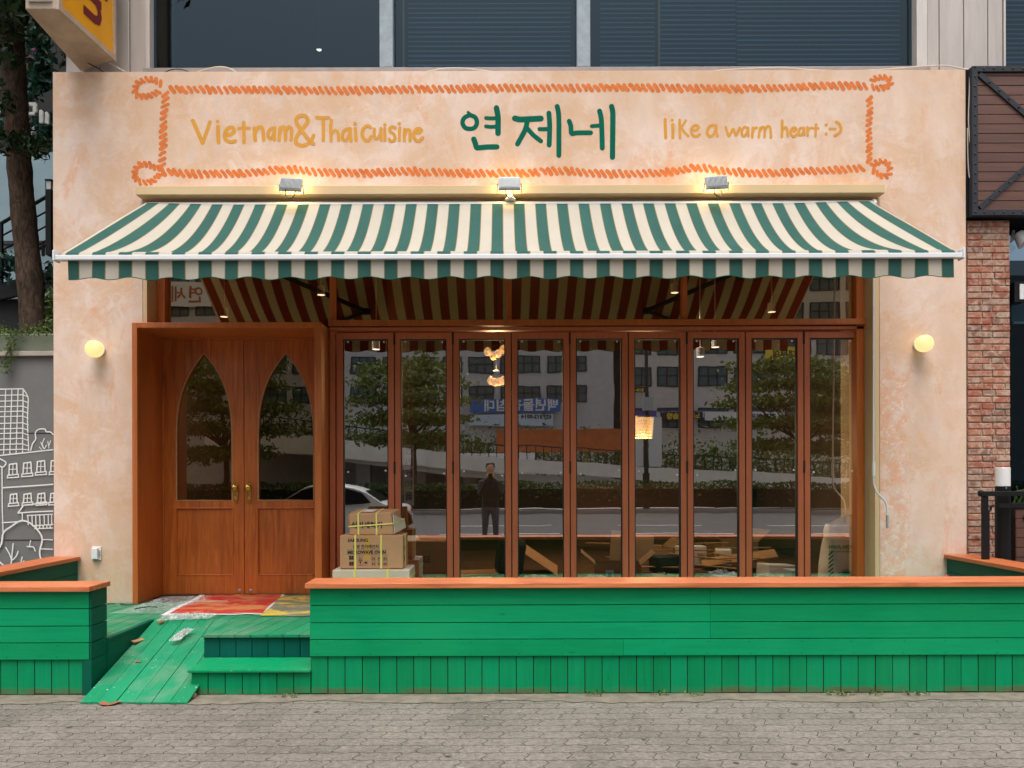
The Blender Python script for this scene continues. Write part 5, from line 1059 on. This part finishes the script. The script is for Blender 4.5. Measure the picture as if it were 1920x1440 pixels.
# long narrow banner hanging behind the second window
o = thing('hanging_banner', 'narrow pale blue banner with black Korean letters behind the second window', 'banner', P(766, 880, 8.2))
p0, p1 = P(757, 948, 8.2), P(776, 834, 8.2); m = MB(); m.box(p0.x, p1.x, 8.2, 8.206, p0.z, p1.z, 'palepanel'); m.build('sheet', o)
m = MB()
for i, ch in enumerate('동씨개마을'): text_into(m, ch, lambda x, y, d, i=i: Vector((p0.x+.012+x, 8.197, p1.z-.10-i*.125+y)), .10, 'ink', .001)
m.build('lettering', o)
m = MB(); m.tube([(p0.x+.05, 8.203, p1.z), (p0.x+.05, 8.203, 4.3)], .003, 'black', 5); m.build('cord', o)
# sack, cartons and rubbish on the floor
sk = thing('plastic_resin_sack', 'plump pale sack with green print leaning behind the last folding window', 'sack', (3.5, 7.65, .36))
def sack(u, v):
    a_ = 2*math.pi*u; z = .357+.73*v; rx = .165*(1-.12*v-.5*max(0, v-.82)**1.2)*(1+.05*math.sin(9*v)); ry = .15*(1-.55*v**3)
    ex = lambda t: math.copysign(abs(t)**.62, t)
    return (3.44+rx*ex(math.cos(a_))+.045*v*v+.012*math.sin(a_*3+v*8), 7.66+ry*ex(math.sin(a_))+.014*math.sin(a_*5+v*13), z+(.0 if v < .7 else (v-.7)*.32*(ex(math.cos(a_))*.55)))
m = MB(); m.grid(48, 28, sack, 'sack'); m.build('bag', sk, smooth=True)
m = MB(); SKF = lambda x, z, d=0: Vector((x, 7.66-.172+.25*max(0, abs(x-3.45)-.07)**1.5+.09*max(0, z-.7)**2, z))
text_into(m, 'HWA HIDEN', lambda x, y, d: SKF(3.285+x, .80+y), .050, 'greenink', .0012); text_into(m, 'HIGH DENSITY POLYETHYLENE', lambda x, y, d: SKF(3.29+x, .763+y), .019, 'greenink', .0004)
dm = [(3.485, .552), (3.565, .592), (3.645, .552), (3.565, .512)]; dm = [(x-.105, z) for x, z in dm]
for a_, b_ in zip(dm, dm[1:]+dm[:1]): m.ribbon([(a_[0]+(b_[0]-a_[0])*i/4, a_[1]+(b_[1]-a_[1])*i/4) for i in range(5)], .006, SKF, 'greenink')
m.add([SKF(3.46+.048*math.cos(2*math.pi*i/20), .552+.02*math.sin(2*math.pi*i/20)) for i in range(20)], [tuple(range(20))], 'greenink')
for i in range(9): m.ribbon([(3.285, .40+i*.042), (3.325, .435+i*.042)], .013, SKF, 'greenink')
m.build('print', sk)
def carton(name, label, x0, x1, y0, y1, z0, z1, rz, mat='carton', open_=True, txt=None):
    o = thing(name, label, 'carton', ((x0+x1)/2, (y0+y1)/2, z0)); t_ = .006; m = MB()
    m.box(x0, x1, y0, y0+t_, z0, z1, mat); m.box(x0, x1, y1-t_, y1, z0, z1, mat); m.box(x0, x0+t_, y0+t_, y1-t_, z0, z1, mat); m.box(x1-t_, x1, y0+t_, y1-t_, z0, z1, mat); m.box(x0+t_, x1-t_, y0+t_, y1-t_, z0, z0+t_, mat)
    if not open_: m.box(x0+t_, x1-t_, y0+t_, y1-t_, z1-t_, z1-.0005, mat)
    m.build('box', o)
    if open_:
        for sx in (0, 1):
            xx = x0 if sx == 0 else x1; w_ = (y1-y0)*.5; a_ = R(50)*(1 if sx else -1); q = MB()
            q.hexa([(xx-.003, y0, z1), (xx+.003, y0, z1), (xx+.003, y1, z1), (xx-.003, y1, z1)], [(xx-.003+w_*math.sin(a_), y0, z1+w_*math.cos(a_)), (xx+.003+w_*math.sin(a_), y0, z1+w_*math.cos(a_)), (xx+.003+w_*math.sin(a_), y1, z1+w_*math.cos(a_)), (xx-.003+w_*math.sin(a_), y1, z1+w_*math.cos(a_))], mat); q.build('flap', o)
    if txt:
        q = MB(); text_into(q, txt[0], lambda x, y, d: Vector((x0+txt[2]+x, y0-.003, z0+txt[3]+y)), txt[1], txt[4], .0015, xscale=txt[5]); q.build('print', o)
    o.rotation_euler.z = R(rz); return o
carton('fragile_carton', 'tall brown carton with red lettering behind the second window', -1.20, -.53, 7.75, 8.25, .357, .86, 0, open_=False, txt=('FRAGILE', .092, .245, .285, 'redink', .62))
oc = carton('open_carton', 'open brown carton with raised flaps behind the fifth window', 1.05, 1.55, 8.2, 8.6, .357, .56, -6, 'carton_dim')
m = MB(); m.box(1.165, 1.255, 8.19, 8.193, .36, .50, 'palepanel'); m.box(1.19, 1.225, 8.188, 8.19, .38, .46, 'ink'); c_ = m.build('label_card', oc)
carton('open_carton', 'wide flattened carton with one flap up behind the sixth window', 1.75, 2.35, 10.3, 10.7, .357, .52, 10, 'carton_dim')
carton('open_carton', 'brown carton far back behind the last window', 3.0, 3.55, 10.4, 10.9, .357, .60, 14, 'carton_dim')
def slab(name, label, cat, c_, s_, rot, mat, bev=.004):
    m = MB(); c_ = Vector(c_); m.box(c_.x-s_[0]/2, c_.x+s_[0]/2, c_.y-s_[1]/2, c_.y+s_[1]/2, c_.z-s_[2]/2, c_.z+s_[2]/2, mat, tuple(R(a_) for a_ in rot)); return tag(m.build(name, bevel=bev), label, cat)
slab('foam_block', 'white foam packing block behind the left side of the seventh window', 'foam block', (2.43, 9.6, .50), (.36, .18, .26), (0, 0, 8), 'foam', .01)
slab('foam_block', 'smaller white foam block behind the right side of the seventh window', 'foam block', (2.88, 9.7, .47), (.20, .2, .21), (0, 0, -12), 'foam', .01)
slab('foam_block', 'white foam slab lying behind the eighth folding window', 'foam block', (3.1, 8.4, .45), (.4, .22, .17), (0, 4, 20), 'foam', .01)
slab('cardboard_sheet', 'leaning slanted cardboard sheet behind the fourth window', 'cardboard', (.42, 9.1, .55), (.62, .5, .012), (8, 34, 0), 'carton', 0)
slab('cardboard_sheet', 'cardboard sheet lying flat behind the third window', 'cardboard', (-.3, 9.0, .37), (.7, .5, .01), (0, 0, 14), 'carton', 0)
slab('cardboard_sheet', 'bent cardboard sheet standing up between the fifth and sixth windows', 'cardboard', (1.62, 9.3, .60), (.55, .012, .46), (-14, 8, 6), 'carton_dim', 0)
slab('paper_sheet', 'slanted white paper sheet showing just above the parcels in the second window', 'paper', (-.97, 7.9, .875), (.20, .2, .004), (14, 0, 20), 'paper', 0)
slab('blue_bag', 'crumpled pale blue bag behind the bottom of the seventh window', 'bag', (2.4, 7.9, .42), (.34, .2, .10), (0, 6, 12), 'palepanel', .03)
slab('black_bag', 'big black bundle behind the fourth window', 'bag', (.1, 8.7, .60), (.30, .4, .46), (0, 8, 10), 'black', .08)
rp = random.Random(14)
for i in range(14):
    slab('wood_strip', ['long', 'short', 'split', 'bent', 'thin', 'broad', 'dusty', 'rough', 'pale', 'stained', 'cracked', 'narrow', 'chipped', 'nailed'][i]+' wood strip lying across the rubbish behind the sixth and seventh windows', 'wood strip', (1.9+rp.uniform(-.35, 1.1), 9.4+rp.uniform(-.8, .8), .40+.02*i), (.05, rp.uniform(.5, 1.1), .012), (rp.uniform(-6, 6), rp.uniform(-5, 5), rp.uniform(30, 75)), 'plank', 0)['group'] = 'loose wood strips on the floor inside'

# ------------------------------------------------------------------ the street behind the camera, seen mirrored in the panes
GLY = 7.27
def V(px, py, D): return Vector(((px-CX)*D/F, 2*GLY-D, EYE-(py-CY)*D/F))
def banner(mb, p0, p1, mat, th=.06):      # p0 lower, p1 upper corner, facing the shop (+Y)
    mb.box(min(p0.x, p1.x), max(p0.x, p1.x), p0.y-th, p0.y, min(p0.z, p1.z), max(p0.z, p1.z), mat)
def btext(mb, txt, p_left, size, mat, bold=.01, xs=1.0):   # reads correctly for someone standing at the shop
    text_into(mb, txt, lambda x, y, d: Vector((p_left.x-x, p_left.y+.012, p_left.z+y)), size, mat, bold, xscale=xs)
D0 = 75
def facade(name, label, px0, px1, height, mat, pitch, ww, wh, first, nx, zs, shift=0.0, depth=12):
    a_, b_ = V(px0, 890, D0), V(px1, 890, D0); o = thing(name, label, 'building', ((a_.x+b_.x)/2, a_.y, -.14))
    m = MB(); m.box(a_.x, b_.x, a_.y-depth, a_.y, -.14, height, mat); m.box(a_.x-.2, b_.x+.2, a_.y-depth-.2, a_.y+.3, height, height+.7, 'concrete2'); m.build('wall', o)
    pr = None
    for z in zs:
        for i in range(nx):
            x = a_.x+first+i*pitch+shift
            if x+ww > b_.x-.3: continue
            if pr is None:
                m = MB(); m.box(x, x+ww, a_.y+.004, a_.y+.03, z, z+wh, 'winglass'); pr = m.build('window', o, loc=(x, a_.y, z))
                m = MB()
                for q in (0, .33, .66, 1): m.box(x+q*ww-.06, x+q*ww+.06, a_.y+.031, a_.y+.09, z, z+wh, 'darkframe')
                for q in (0, .55, 1): m.box(x, x+ww, a_.y+.032, a_.y+.085, z+q*wh-.05, z+q*wh+.05, 'darkframe')
                m.build('frame', pr, loc=(x, a_.y, z))
            else: copy_tree(pr, loc=(x-(a_.x+b_.x)/2, 0, z+.14), parent=o)
    return o, a_, b_
oL, aL, bL = facade('office_block', 'grey office block across the road, mirrored in the windows', 290, 1122, 25, 'concrete', 3.2, 2.45, 1.6, 1.0, 13, (8.8, 11.8, 14.8, 17.6, 20.6))
oR, aR, bR = facade('office_block', 'pale office block with shop signs across the road, mirrored in the right windows', 1172, 1720, 25, 'concrete2', 3.6, 2.9, 1.9, .6, 8, (6.2, 10.4, 13.6, 16.8, 20.0))
m = MB(); m.box(aL.x-40, aL.x-.3, aL.y-14, aL.y-2, -.14, 20, 'concrete2'); tag(m.build('far_building'), 'plain pale building mirrored at the far left', 'building')
m = MB(); m.box(bR.x+.3, bR.x+45, aR.y-14, aR.y-2, -.14, 22, 'concrete'); tag(m.build('far_building'), 'plain grey building mirrored at the far right', 'building')
m = MB(); m.box(bL.x+.05, aR.x-.05, aL.y-10, aL.y-4, -.14, 26, 'darkframe'); tag(m.build('dark_gap_block'), 'near-black block added for the dark gap between the two office blocks', 'building')  # added block, near-black, standing in for the dark gap
def signboard(label, px0, py0, px1, py1, mat, txt=None, ts=1.0, tm='paper', D=74.2, tx=.2, ty=.25, cat='sign', xs=1.0):
    p0, p1 = V(px0, py1, D), V(px1, py0, D); o = thing('shop_sign', label, cat, p0); m = MB(); banner(m, p0, p1, mat, .18); m.build('board', o)
    if txt: m = MB(); btext(m, txt, Vector((p1.x-tx, p1.y, p0.z+ty)), ts, tm, .03, xs); m.build('lettering', o)
    return o
signboard('blue sign board with white Korean letters on the grey block', 908, 748, 1050, 773, 'blue', '백년돌침대', 1.25, 'paper', xs=1.05)
signboard('pale lit looking panel under the blue sign board', 905, 777, 1036, 799, 'palepanel', '02) 512-0014', .55, 'ink', ty=.7)
signboard('yellow banner with dark letters on the pale block', 1418, 654, 1492, 681, 'yellowban', '임대문의', .85, 'ink', ty=.35)
signboard('violet and white shop sign strip on the pale block', 1182, 772, 1340, 786, 'purple', '신한약국 정형외과', .62, 'paper', ty=.12, D=74)
signboard('dark sign with yellow letters on the pale block', 1256, 774.5, 1325, 788, 'darkframe', '노래연습장', .62, 'yellowban', ty=.1, D=73.6)
signboard('white sign strip with violet letters at the right of the pale block', 1330, 774, 1440, 790, 'paper', '치과의원', .7, 'purple', ty=.1, D=73.8)
signboard('small yellow lettered sign low on the pale block', 1186, 727, 1226, 738, 'darkframe', '510-0012', .42, 'yellowban', ty=.1, D=74)
signboard('white sign with large brown letters high on the grey block', 310, 527, 398, 572, 'paper', '연세', 1.8, 'rust', ty=.5, tx=.8)
# raised ramp road with white parapet
rd = thing('ramp_road', 'sloping road ramp with a white parapet beyond the hedge, mirrored in the windows', 'ramp', V(940, 890, 45))
top = [(380, 790), (640, 822), (850, 848), (975, 861), (1165, 874), (1380, 886), (1700, 903)]; bot = [(380, 836), (640, 857), (850, 876), (975, 886), (1165, 899), (1380, 912), (1700, 926)]
tp = [V(x, y, 45) for x, y in top]; bt = [V(x, y, 45) for x, y in bot]; y_ = tp[0].y; m = MB()
m.prism([(p.x, p.z) for p in tp]+[(p.x, p.z) for p in bt[::-1]], y_-.3, y_, 'whitewall'); m.build('parapet', rd)
m = MB(); m.prism([(p.x, p.z-.9) for p in tp]+[(p.x, p.z-1.3) for p in tp[::-1]], y_-7, y_-.31, 'concrete'); m.build('carriageway', rd)
m = MB(); x = -17
while x < 22:
    zz = None
    for p, q in zip(tp, tp[1:]):
        if p.x <= x <= q.x: zz = p.z+(q.z-p.z)*(x-p.x)/(q.x-p.x)
    if zz is not None: m.box(x-.03, x+.03, y_-.18, y_-.12, zz, zz+.8, 'darkframe')
    x += .5
m.prism([(p.x, p.z+.8) for p in tp]+[(p.x, p.z+.87) for p in tp[::-1]], y_-.19, y_-.11, 'darkframe'); m.build('railing', rd)
for px in (690, 800, 905):
    p = V(px, 890, 48); m = MB(); m.box(p.x-.45, p.x+.45, p.y-.4, p.y+.4, -.14, 2.6, 'concrete'); m.build('pillar', rd)
m = MB(); p0, p1 = V(330, 905, 51), V(1000, 860, 51); m.box(p0.x, p1.x, p0.y-.2, p0.y, -.14, 3.0, 'concrete'); m.build('abutment', rd)
m = MB(); p0, p1 = V(955, 848, 47), V(1168, 806, 47); banner(m, p0, p1, 'rust', .1); tag(m.build('site_fence'), 'rust orange site fence above the white parapet', 'fence')
# hedge, trees, lamp post, car, photographer
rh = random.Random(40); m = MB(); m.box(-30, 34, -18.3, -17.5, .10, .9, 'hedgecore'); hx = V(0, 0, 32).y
for _ in range(15000): x = rh.uniform(-26, 30); m.leaf((x, rh.uniform(-18.4, -17.3), 1.20-abs(rh.gauss(0, .34))+.05*math.sin(x*2.1)), .09, 'leaf_hedge', rh)
tag(m.build('hedge'), 'clipped dark green hedge along the far kerb, mirrored in the lower panes', 'hedge')
m = MB(); m.box(-60, 60, -19.2, -17.0, -.139, .02, 'kerbstone'); tag(m.build('median_kerb'), kind='structure')
def tree(label, px, D, zc, r, h, seed, n=240):
    q = random.Random(seed); b = V(px, 890, D); o = thing('roadside_tree', label, 'tree', (b.x, b.y, -.14), 'trees across the road')
    m = MB(); m.tube(spline([(b.x, b.y, -.14), (b.x+.1, b.y, zc*.45), (b.x-.05, b.y+.1, zc)], 5), [.2-.012*i for i in range(11)], 'bark', 8)
    for i in range(8): a_ = i*.8; m.tube([(b.x+.05, b.y, zc*.55+i*.12), (b.x+r*.7*math.cos(a_), b.y+r*.6*math.sin(a_), zc+.4*math.sin(i*2.1))], [.07, .02], 'bark', 6)
    m.build('trunk', o); m = MB()
    for i in range(n):
        a_ = q.random()*6.28; k = q.random()**.5*r; lv = q.choice((-.62, -.25, .1, .42, .72)); c_ = Vector((b.x+k*math.cos(a_)*(1-.4*abs(lv)), b.y+k*math.sin(a_)*.8, zc+h*lv+q.gauss(0, .12)))
        for _ in range(34): m.leaf(c_+Vector((q.gauss(0, .42), q.gauss(0, .4), q.gauss(0, .10))), .13, 'leaf_tree', q)
    m.build('crown', o)
tree('layered green tree mirrored in the second and third windows', 785, 36, 4.9, 3.3, 2.6, 51, 260)
tree('layered green tree mirrored in the eighth window', 1478, 35, 4.6, 3.0, 2.8, 52)
tree('layered green tree mirrored in the last window', 1590, 37, 4.4, 2.7, 2.6, 53)
tree('layered green tree mirrored in the arched panes of the doors', 415, 34, 4.4, 3.4, 3.0, 54, 280)
m = MB()
for _ in range(9000):
    x = rh.uniform(-22, 26); m.leaf((x, rh.uniform(-44, -41), max(.5, 3.4-.065*x)+rh.gauss(0, .8)), .2, 'leaf_tree' if rh.random() < .5 else 'leaf_hedge', rh)
tag(m.build('embankment_shrubs'), 'mass of shrubs on the bank behind the ramp road', 'shrubs', kind='stuff')
p = V(1226, 890, 33); o = thing('street_lamp', 'dark lamp post with a sign box and white banner, mirrored in the sixth window', 'lamp post', (p.x, p.y, -.14))
m = MB(); m.tube([(p.x, p.y, -.14), (p.x, p.y, 9)], [.11, .07], 'darkframe', 12); m.lathe([(.16, -.14), (.16, 1.6)], (p.x, p.y, 0), (0, 0, 1), 'darkframe', 12); m.build('post', o)
m = MB(); m.tube([(p.x, p.y, 8.9), (p.x+.5, p.y+1.2, 9.2), (p.x+.6, p.y+1.8, 9.15)], .05, 'darkframe', 8); m.box(p.x+.45, p.x+.75, p.y+1.7, p.y+2.4, 9.05, 9.15, 'lampgrey'); m.build('lamp_arm', o)
m = MB(); q = V(1226, 760, 33); m.box(q.x-.22, q.x+.22, q.y+.12, q.y+.3, q.z-.28, q.z+.28, 'lampgrey'); m.build('sign_box', o)
m = MB(); q0, q1 = V(1199, 876, 33), V(1255, 783, 33); m.box(q0.x, p.x-.13, q0.y, q0.y+.01, q0.z, q1.z, 'paper'); m.box(p.x+.13, q1.x, q0.y, q0.y+.01, q0.z, q1.z, 'paper'); m.build('banner', o)
car = thing('parked_car', 'white saloon car parked at the near kerb, mirrored in the right door', 'car', (-4.6, -4.75, -.12))
cz = -.12; prof_ = [(-6.75, .25), (-6.8, .55), (-6.65, .72), (-5.85, .86), (-5.15, 1.30), (-4.75, 1.42), (-3.9, 1.43), (-3.3, 1.26), (-2.85, .98), (-2.4, .93), (-2.25, .75), (-2.27, .35), (-2.4, .22)]
body = spline(prof_, 4); m = MB(); ny = 9; yc = -4.75
rows = []
for j in range(ny+1):
    t = -1+2*j/ny; s_ = math.copysign(1-(1-abs(t))**2, t)
    rows.append([(x, yc+.86*s_*(1-.18*max(0, (z-.85)/.6)), cz+z*(1-.03*abs(s_)**4)) for x, z in body])
nb_ = len(body); vs = [p for r_ in rows for p in r_]
fs = [(j*nb_+i, j*nb_+i+1, (j+1)*nb_+i+1, (j+1)*nb_+i) for j in range(ny) for i in range(nb_-1)]+[tuple(range(nb_)), tuple(ny*nb_+i for i in range(nb_-1, -1, -1))]
m.add(vs, fs, 'carwhite'); m.build('body', car, smooth=True)
for side in (-1, 1):
    for q in ([(-5.65, .93), (-5.05, 1.29), (-4.72, 1.36), (-4.3, 1.37), (-4.3, .92)], [(-4.2, .92), (-4.2, 1.37), (-3.85, 1.36), (-3.4, 1.22), (-3.15, .98)]):
        m = MB(); m.add([(x, yc+side*(.868-.155*max(0, (z-.85)/.6)), cz+z) for x, z in q], [tuple(range(len(q)))], 'carglass'); m.build('side_window', car)
m = MB(); m.add([(-5.74, yc-.72, cz+.95), (-5.74, yc+.72, cz+.95), (-5.13, yc+.64, cz+1.325), (-5.13, yc-.64, cz+1.325)], [(0, 1, 2, 3)], 'carglass'); m.build('windscreen', car)
m = MB(); m.add([(-2.93, yc-.7, cz+1.04), (-2.93, yc+.7, cz+1.04), (-3.33, yc+.62, cz+1.29), (-3.33, yc-.62, cz+1.29)], [(0, 1, 2, 3)], 'carglass'); m.build('rear_window', car)
for x in (-5.95, -3.2):
    for side in (-1, 1):
        m = MB(); m.lathe([(.2, -.1), (.31, -.1), (.32, -.06), (.32, .06), (.31, .1), (.2, .1)], (x, yc+side*.78, cz+.32), (0, 1, 0), 'tyre', 24); wl = m.build('wheel', car, smooth=True)
        m = MB(); m.lathe([(.02, .105), (.19, .09), (.2, .101)], (x, yc+side*.78, cz+.32), (0, side, 0), 'steel', 20); m.build('rim', wl)
for side in (-1, 1):
    m = MB(); m.box(-2.31, -2.235, yc+side*.62-.16, yc+side*.62+.16, cz+.66, cz+.82, 'taillight'); m.build('tail_light', car, bevel=.02)
    m = MB(); m.box(-6.8, -6.70, yc+side*.6-.15, yc+side*.6+.15, cz+.55, cz+.68, 'white_plastic'); m.build('headlight', car, bevel=.02)
    m = MB(); m.box(-5.3, -5.1, yc+side*.98-.09, yc+side*.98+.07, cz+.92, cz+1.05, 'carwhite'); m.build('mirror', car, bevel=.03)
# the person taking the picture, on the pavement behind the camera
ps = thing('person', 'person in dark clothes holding a phone up with both hands, mirrored in the third window', 'person', (-.06, -.42, 0))
def skin(name, J, E, mat, parent, root=0, sub=2):
    me = bpy.data.meshes.new(name); me.from_pydata([Vector(p)-WORLD[parent.name] for p, r_ in J], E, []); me.materials.append(MT[mat]); o = bpy.data.objects.new(name, me); COL.objects.link(o); o.parent = parent
    sm = o.modifiers.new('skin', 'SKIN'); sm.use_smooth_shade = True
    for i, (p, r_) in enumerate(J): me.skin_vertices[0].data[i].radius = (r_, r_)
    me.skin_vertices[0].data[root].use_root = True
    s_ = o.modifiers.new('sub', 'SUBSURF'); s_.levels = s_.render_levels = sub; return o
bx_, by_ = -.06, -.42
J = [((bx_, by_, .95), .15), ((bx_, by_, 1.15), .14), ((bx_, by_+.01, 1.36), .155), ((bx_, by_+.02, 1.47), .07), ((bx_, by_+.03, 1.56), .058), ((bx_, by_+.04, 1.66), .092), ((bx_, by_+.03, 1.75), .07),
     ((bx_-.19, by_, 1.40), .062), ((bx_-.22, by_+.10, 1.16), .048), ((bx_-.11, by_+.32, 1.38), .036), ((bx_-.075, by_+.36, 1.47), .034),
     ((bx_+.19, by_, 1.40), .062), ((bx_+.22, by_+.10, 1.16), .048), ((bx_+.11, by_+.32, 1.38), .036), ((bx_+.075, by_+.36, 1.47), .034),
     ((bx_-.10, by_, .86), .10), ((bx_-.11, by_+.02, .48), .064), ((bx_-.12, by_-.01, .09), .042), ((bx_-.13, by_+.14, .04), .035), ((bx_+.10, by_, .86), .10), ((bx_+.11, by_+.02, .48), .064), ((bx_+.12, by_-.01, .09), .042), ((bx_+.13, by_+.14, .04), .035)]
E = [(0, 1), (1, 2), (2, 3), (3, 4), (4, 5), (5, 6), (2, 7), (7, 8), (8, 9), (9, 10), (2, 11), (11, 12), (12, 13), (13, 14), (0, 15), (15, 16), (16, 17), (17, 18), (0, 19), (19, 20), (20, 21), (21, 22)]
skin('body', J, E, 'cloth_dark', ps)
m = MB(); m.lathe([(.0, -.11), (.05, -.10), (.078, -.05), (.084, .02), (.07, .075), (.03, .10)], (bx_, by_+.055, 1.665), (0, -.1, 1), 'skin', 20); m.lathe([(.004, .0), (.012, .015), (.016, .03)], (bx_, by_+.155, 1.665), (0, -.9, -.45), 'skin', 8); hd = m.build('face', ps, smooth=True)
m = MB(); m.lathe([(.088, -.03), (.096, .03), (.085, .085), (.045, .115), (.0, .12)], (bx_, by_+.03, 1.685), (0, -.25, 1), 'hair', 20); m.build('hair', ps, smooth=True)
for sx in (-1, 1):
    hb = Vector((bx_+sx*.075, by_+.36, 1.475)); J = [(hb, .028), (hb+Vector((sx*.004, .02, .045)), .026)]; E = [(0, 1)]
    for k in range(4):
        b0 = len(J); J += [(hb+Vector((sx*(.012-.004*k), .028-.004*k, .03+.016*k)), .010), (hb+Vector((-sx*.018, .045, .038+.016*k)), .009), (hb+Vector((-sx*.04, .038, .042+.015*k)), .0075)]; E += [(1, b0), (b0, b0+1), (b0+1, b0+2)]
    b0 = len(J); J += [(hb+Vector((-sx*.014, -.005, .03)), .011), (hb+Vector((-sx*.038, -.008, .05)), .009)]; E += [(0, b0), (b0, b0+1)]
    skin('hand', J, E, 'skin', ps, 0, 1)
p = Vector((bx_, by_+.372, 1.535)); o = thing('mobile_phone', 'black phone held upright by the photographer', 'phone', p); m = MB(); m.box(p.x-.075, p.x+.075, p.y-.004, p.y+.004, p.z-.037, p.z+.037, 'black'); m.build('body', o, bevel=.003)
m = MB(); m.lathe([(.009, .0), (.009, .002)], (p.x+.05, p.y+.004, p.z+.02), (0, 1, 0), 'carglass', 12); m.build('lens', o)

p = P(1772, 1082, 6.88); m = MB(); m.tube(spline([(p.x-.03, 6.88, p.z-.16), (p.x-.02, 6.88, p.z-.04), (p.x+.01, 6.88, p.z), (p.x+.03, 6.88, p.z+.012)], 6), .013, 'redplastic', 8)
m.tube([(p.x-.03, 6.88, .362), (p.x-.03, 6.88, p.z-.16)], .013, 'redplastic', 8); tag(m.build('red_handle', smooth=True), 'red plastic handle poking up behind the long fence at the right', 'handle')

rc = random.Random(77)
def crumpled(label, x, y, r, h, mat, name='crumpled_paper', cat='paper'):
    m = MB(); k = [rc.uniform(.55, 1.25) for _ in range(200)]
    m.grid(16, 8, lambda u, v: (x+r*math.cos(2*math.pi*u)*math.sin(math.pi*max(v, .02)*.5)*k[int(u*16) % 16+16*int(v*8)], y+.8*r*math.sin(2*math.pi*u)*math.sin(math.pi*max(v, .02)*.5)*k[int(u*16) % 16+16*int(v*8)], .362+h*math.cos(math.pi*v*.5)*k[int(u*16) % 16+16*int(v*8)]), mat)
    tag(m.build(name), label, cat)
crumpled('crumpled white paper heap behind the foot of the fourth window', .28, 8.0, .30, .10, 'paper')
crumpled('crumpled pale blue plastic behind the foot of the seventh window', 2.42, 8.15, .26, .13, 'palepanel', 'crumpled_plastic', 'plastic')
crumpled('crumpled grey sheet behind the foot of the sixth window', 1.8, 8.3, .34, .08, 'ledge', 'crumpled_sheet', 'sheet')
crumpled('crumpled paper scraps behind the foot of the eighth window', 3.0, 8.2, .22, .09, 'paper')
crumpled('small crumpled white paper behind the foot of the fifth window', 1.0, 8.05, .16, .10, 'paper')
slab('foam_block', 'long low white foam strip behind the foot of the third window', 'foam block', (-.35, 8.1, .40), (.5, .12, .07), (0, 0, 6), 'foam', .01)
slab('dark_tool_case', 'dark tool case on the floor behind the sixth window', 'case', (1.98, 9.0, .47), (.34, .24, .2), (0, 0, 15), 'rivetsteel', .02)
slab('wood_board', 'wide brown board lying slanted behind the eighth window', 'board', (2.95, 9.3, .5), (.9, .35, .02), (10, -9, -14), 'plank', .0)
slab('blue_carton', 'pale blue carton beside the sack behind the last window', 'carton', (3.1, 7.9, .45), (.16, .2, .18), (0, 0, 4), 'palepanel', .006)
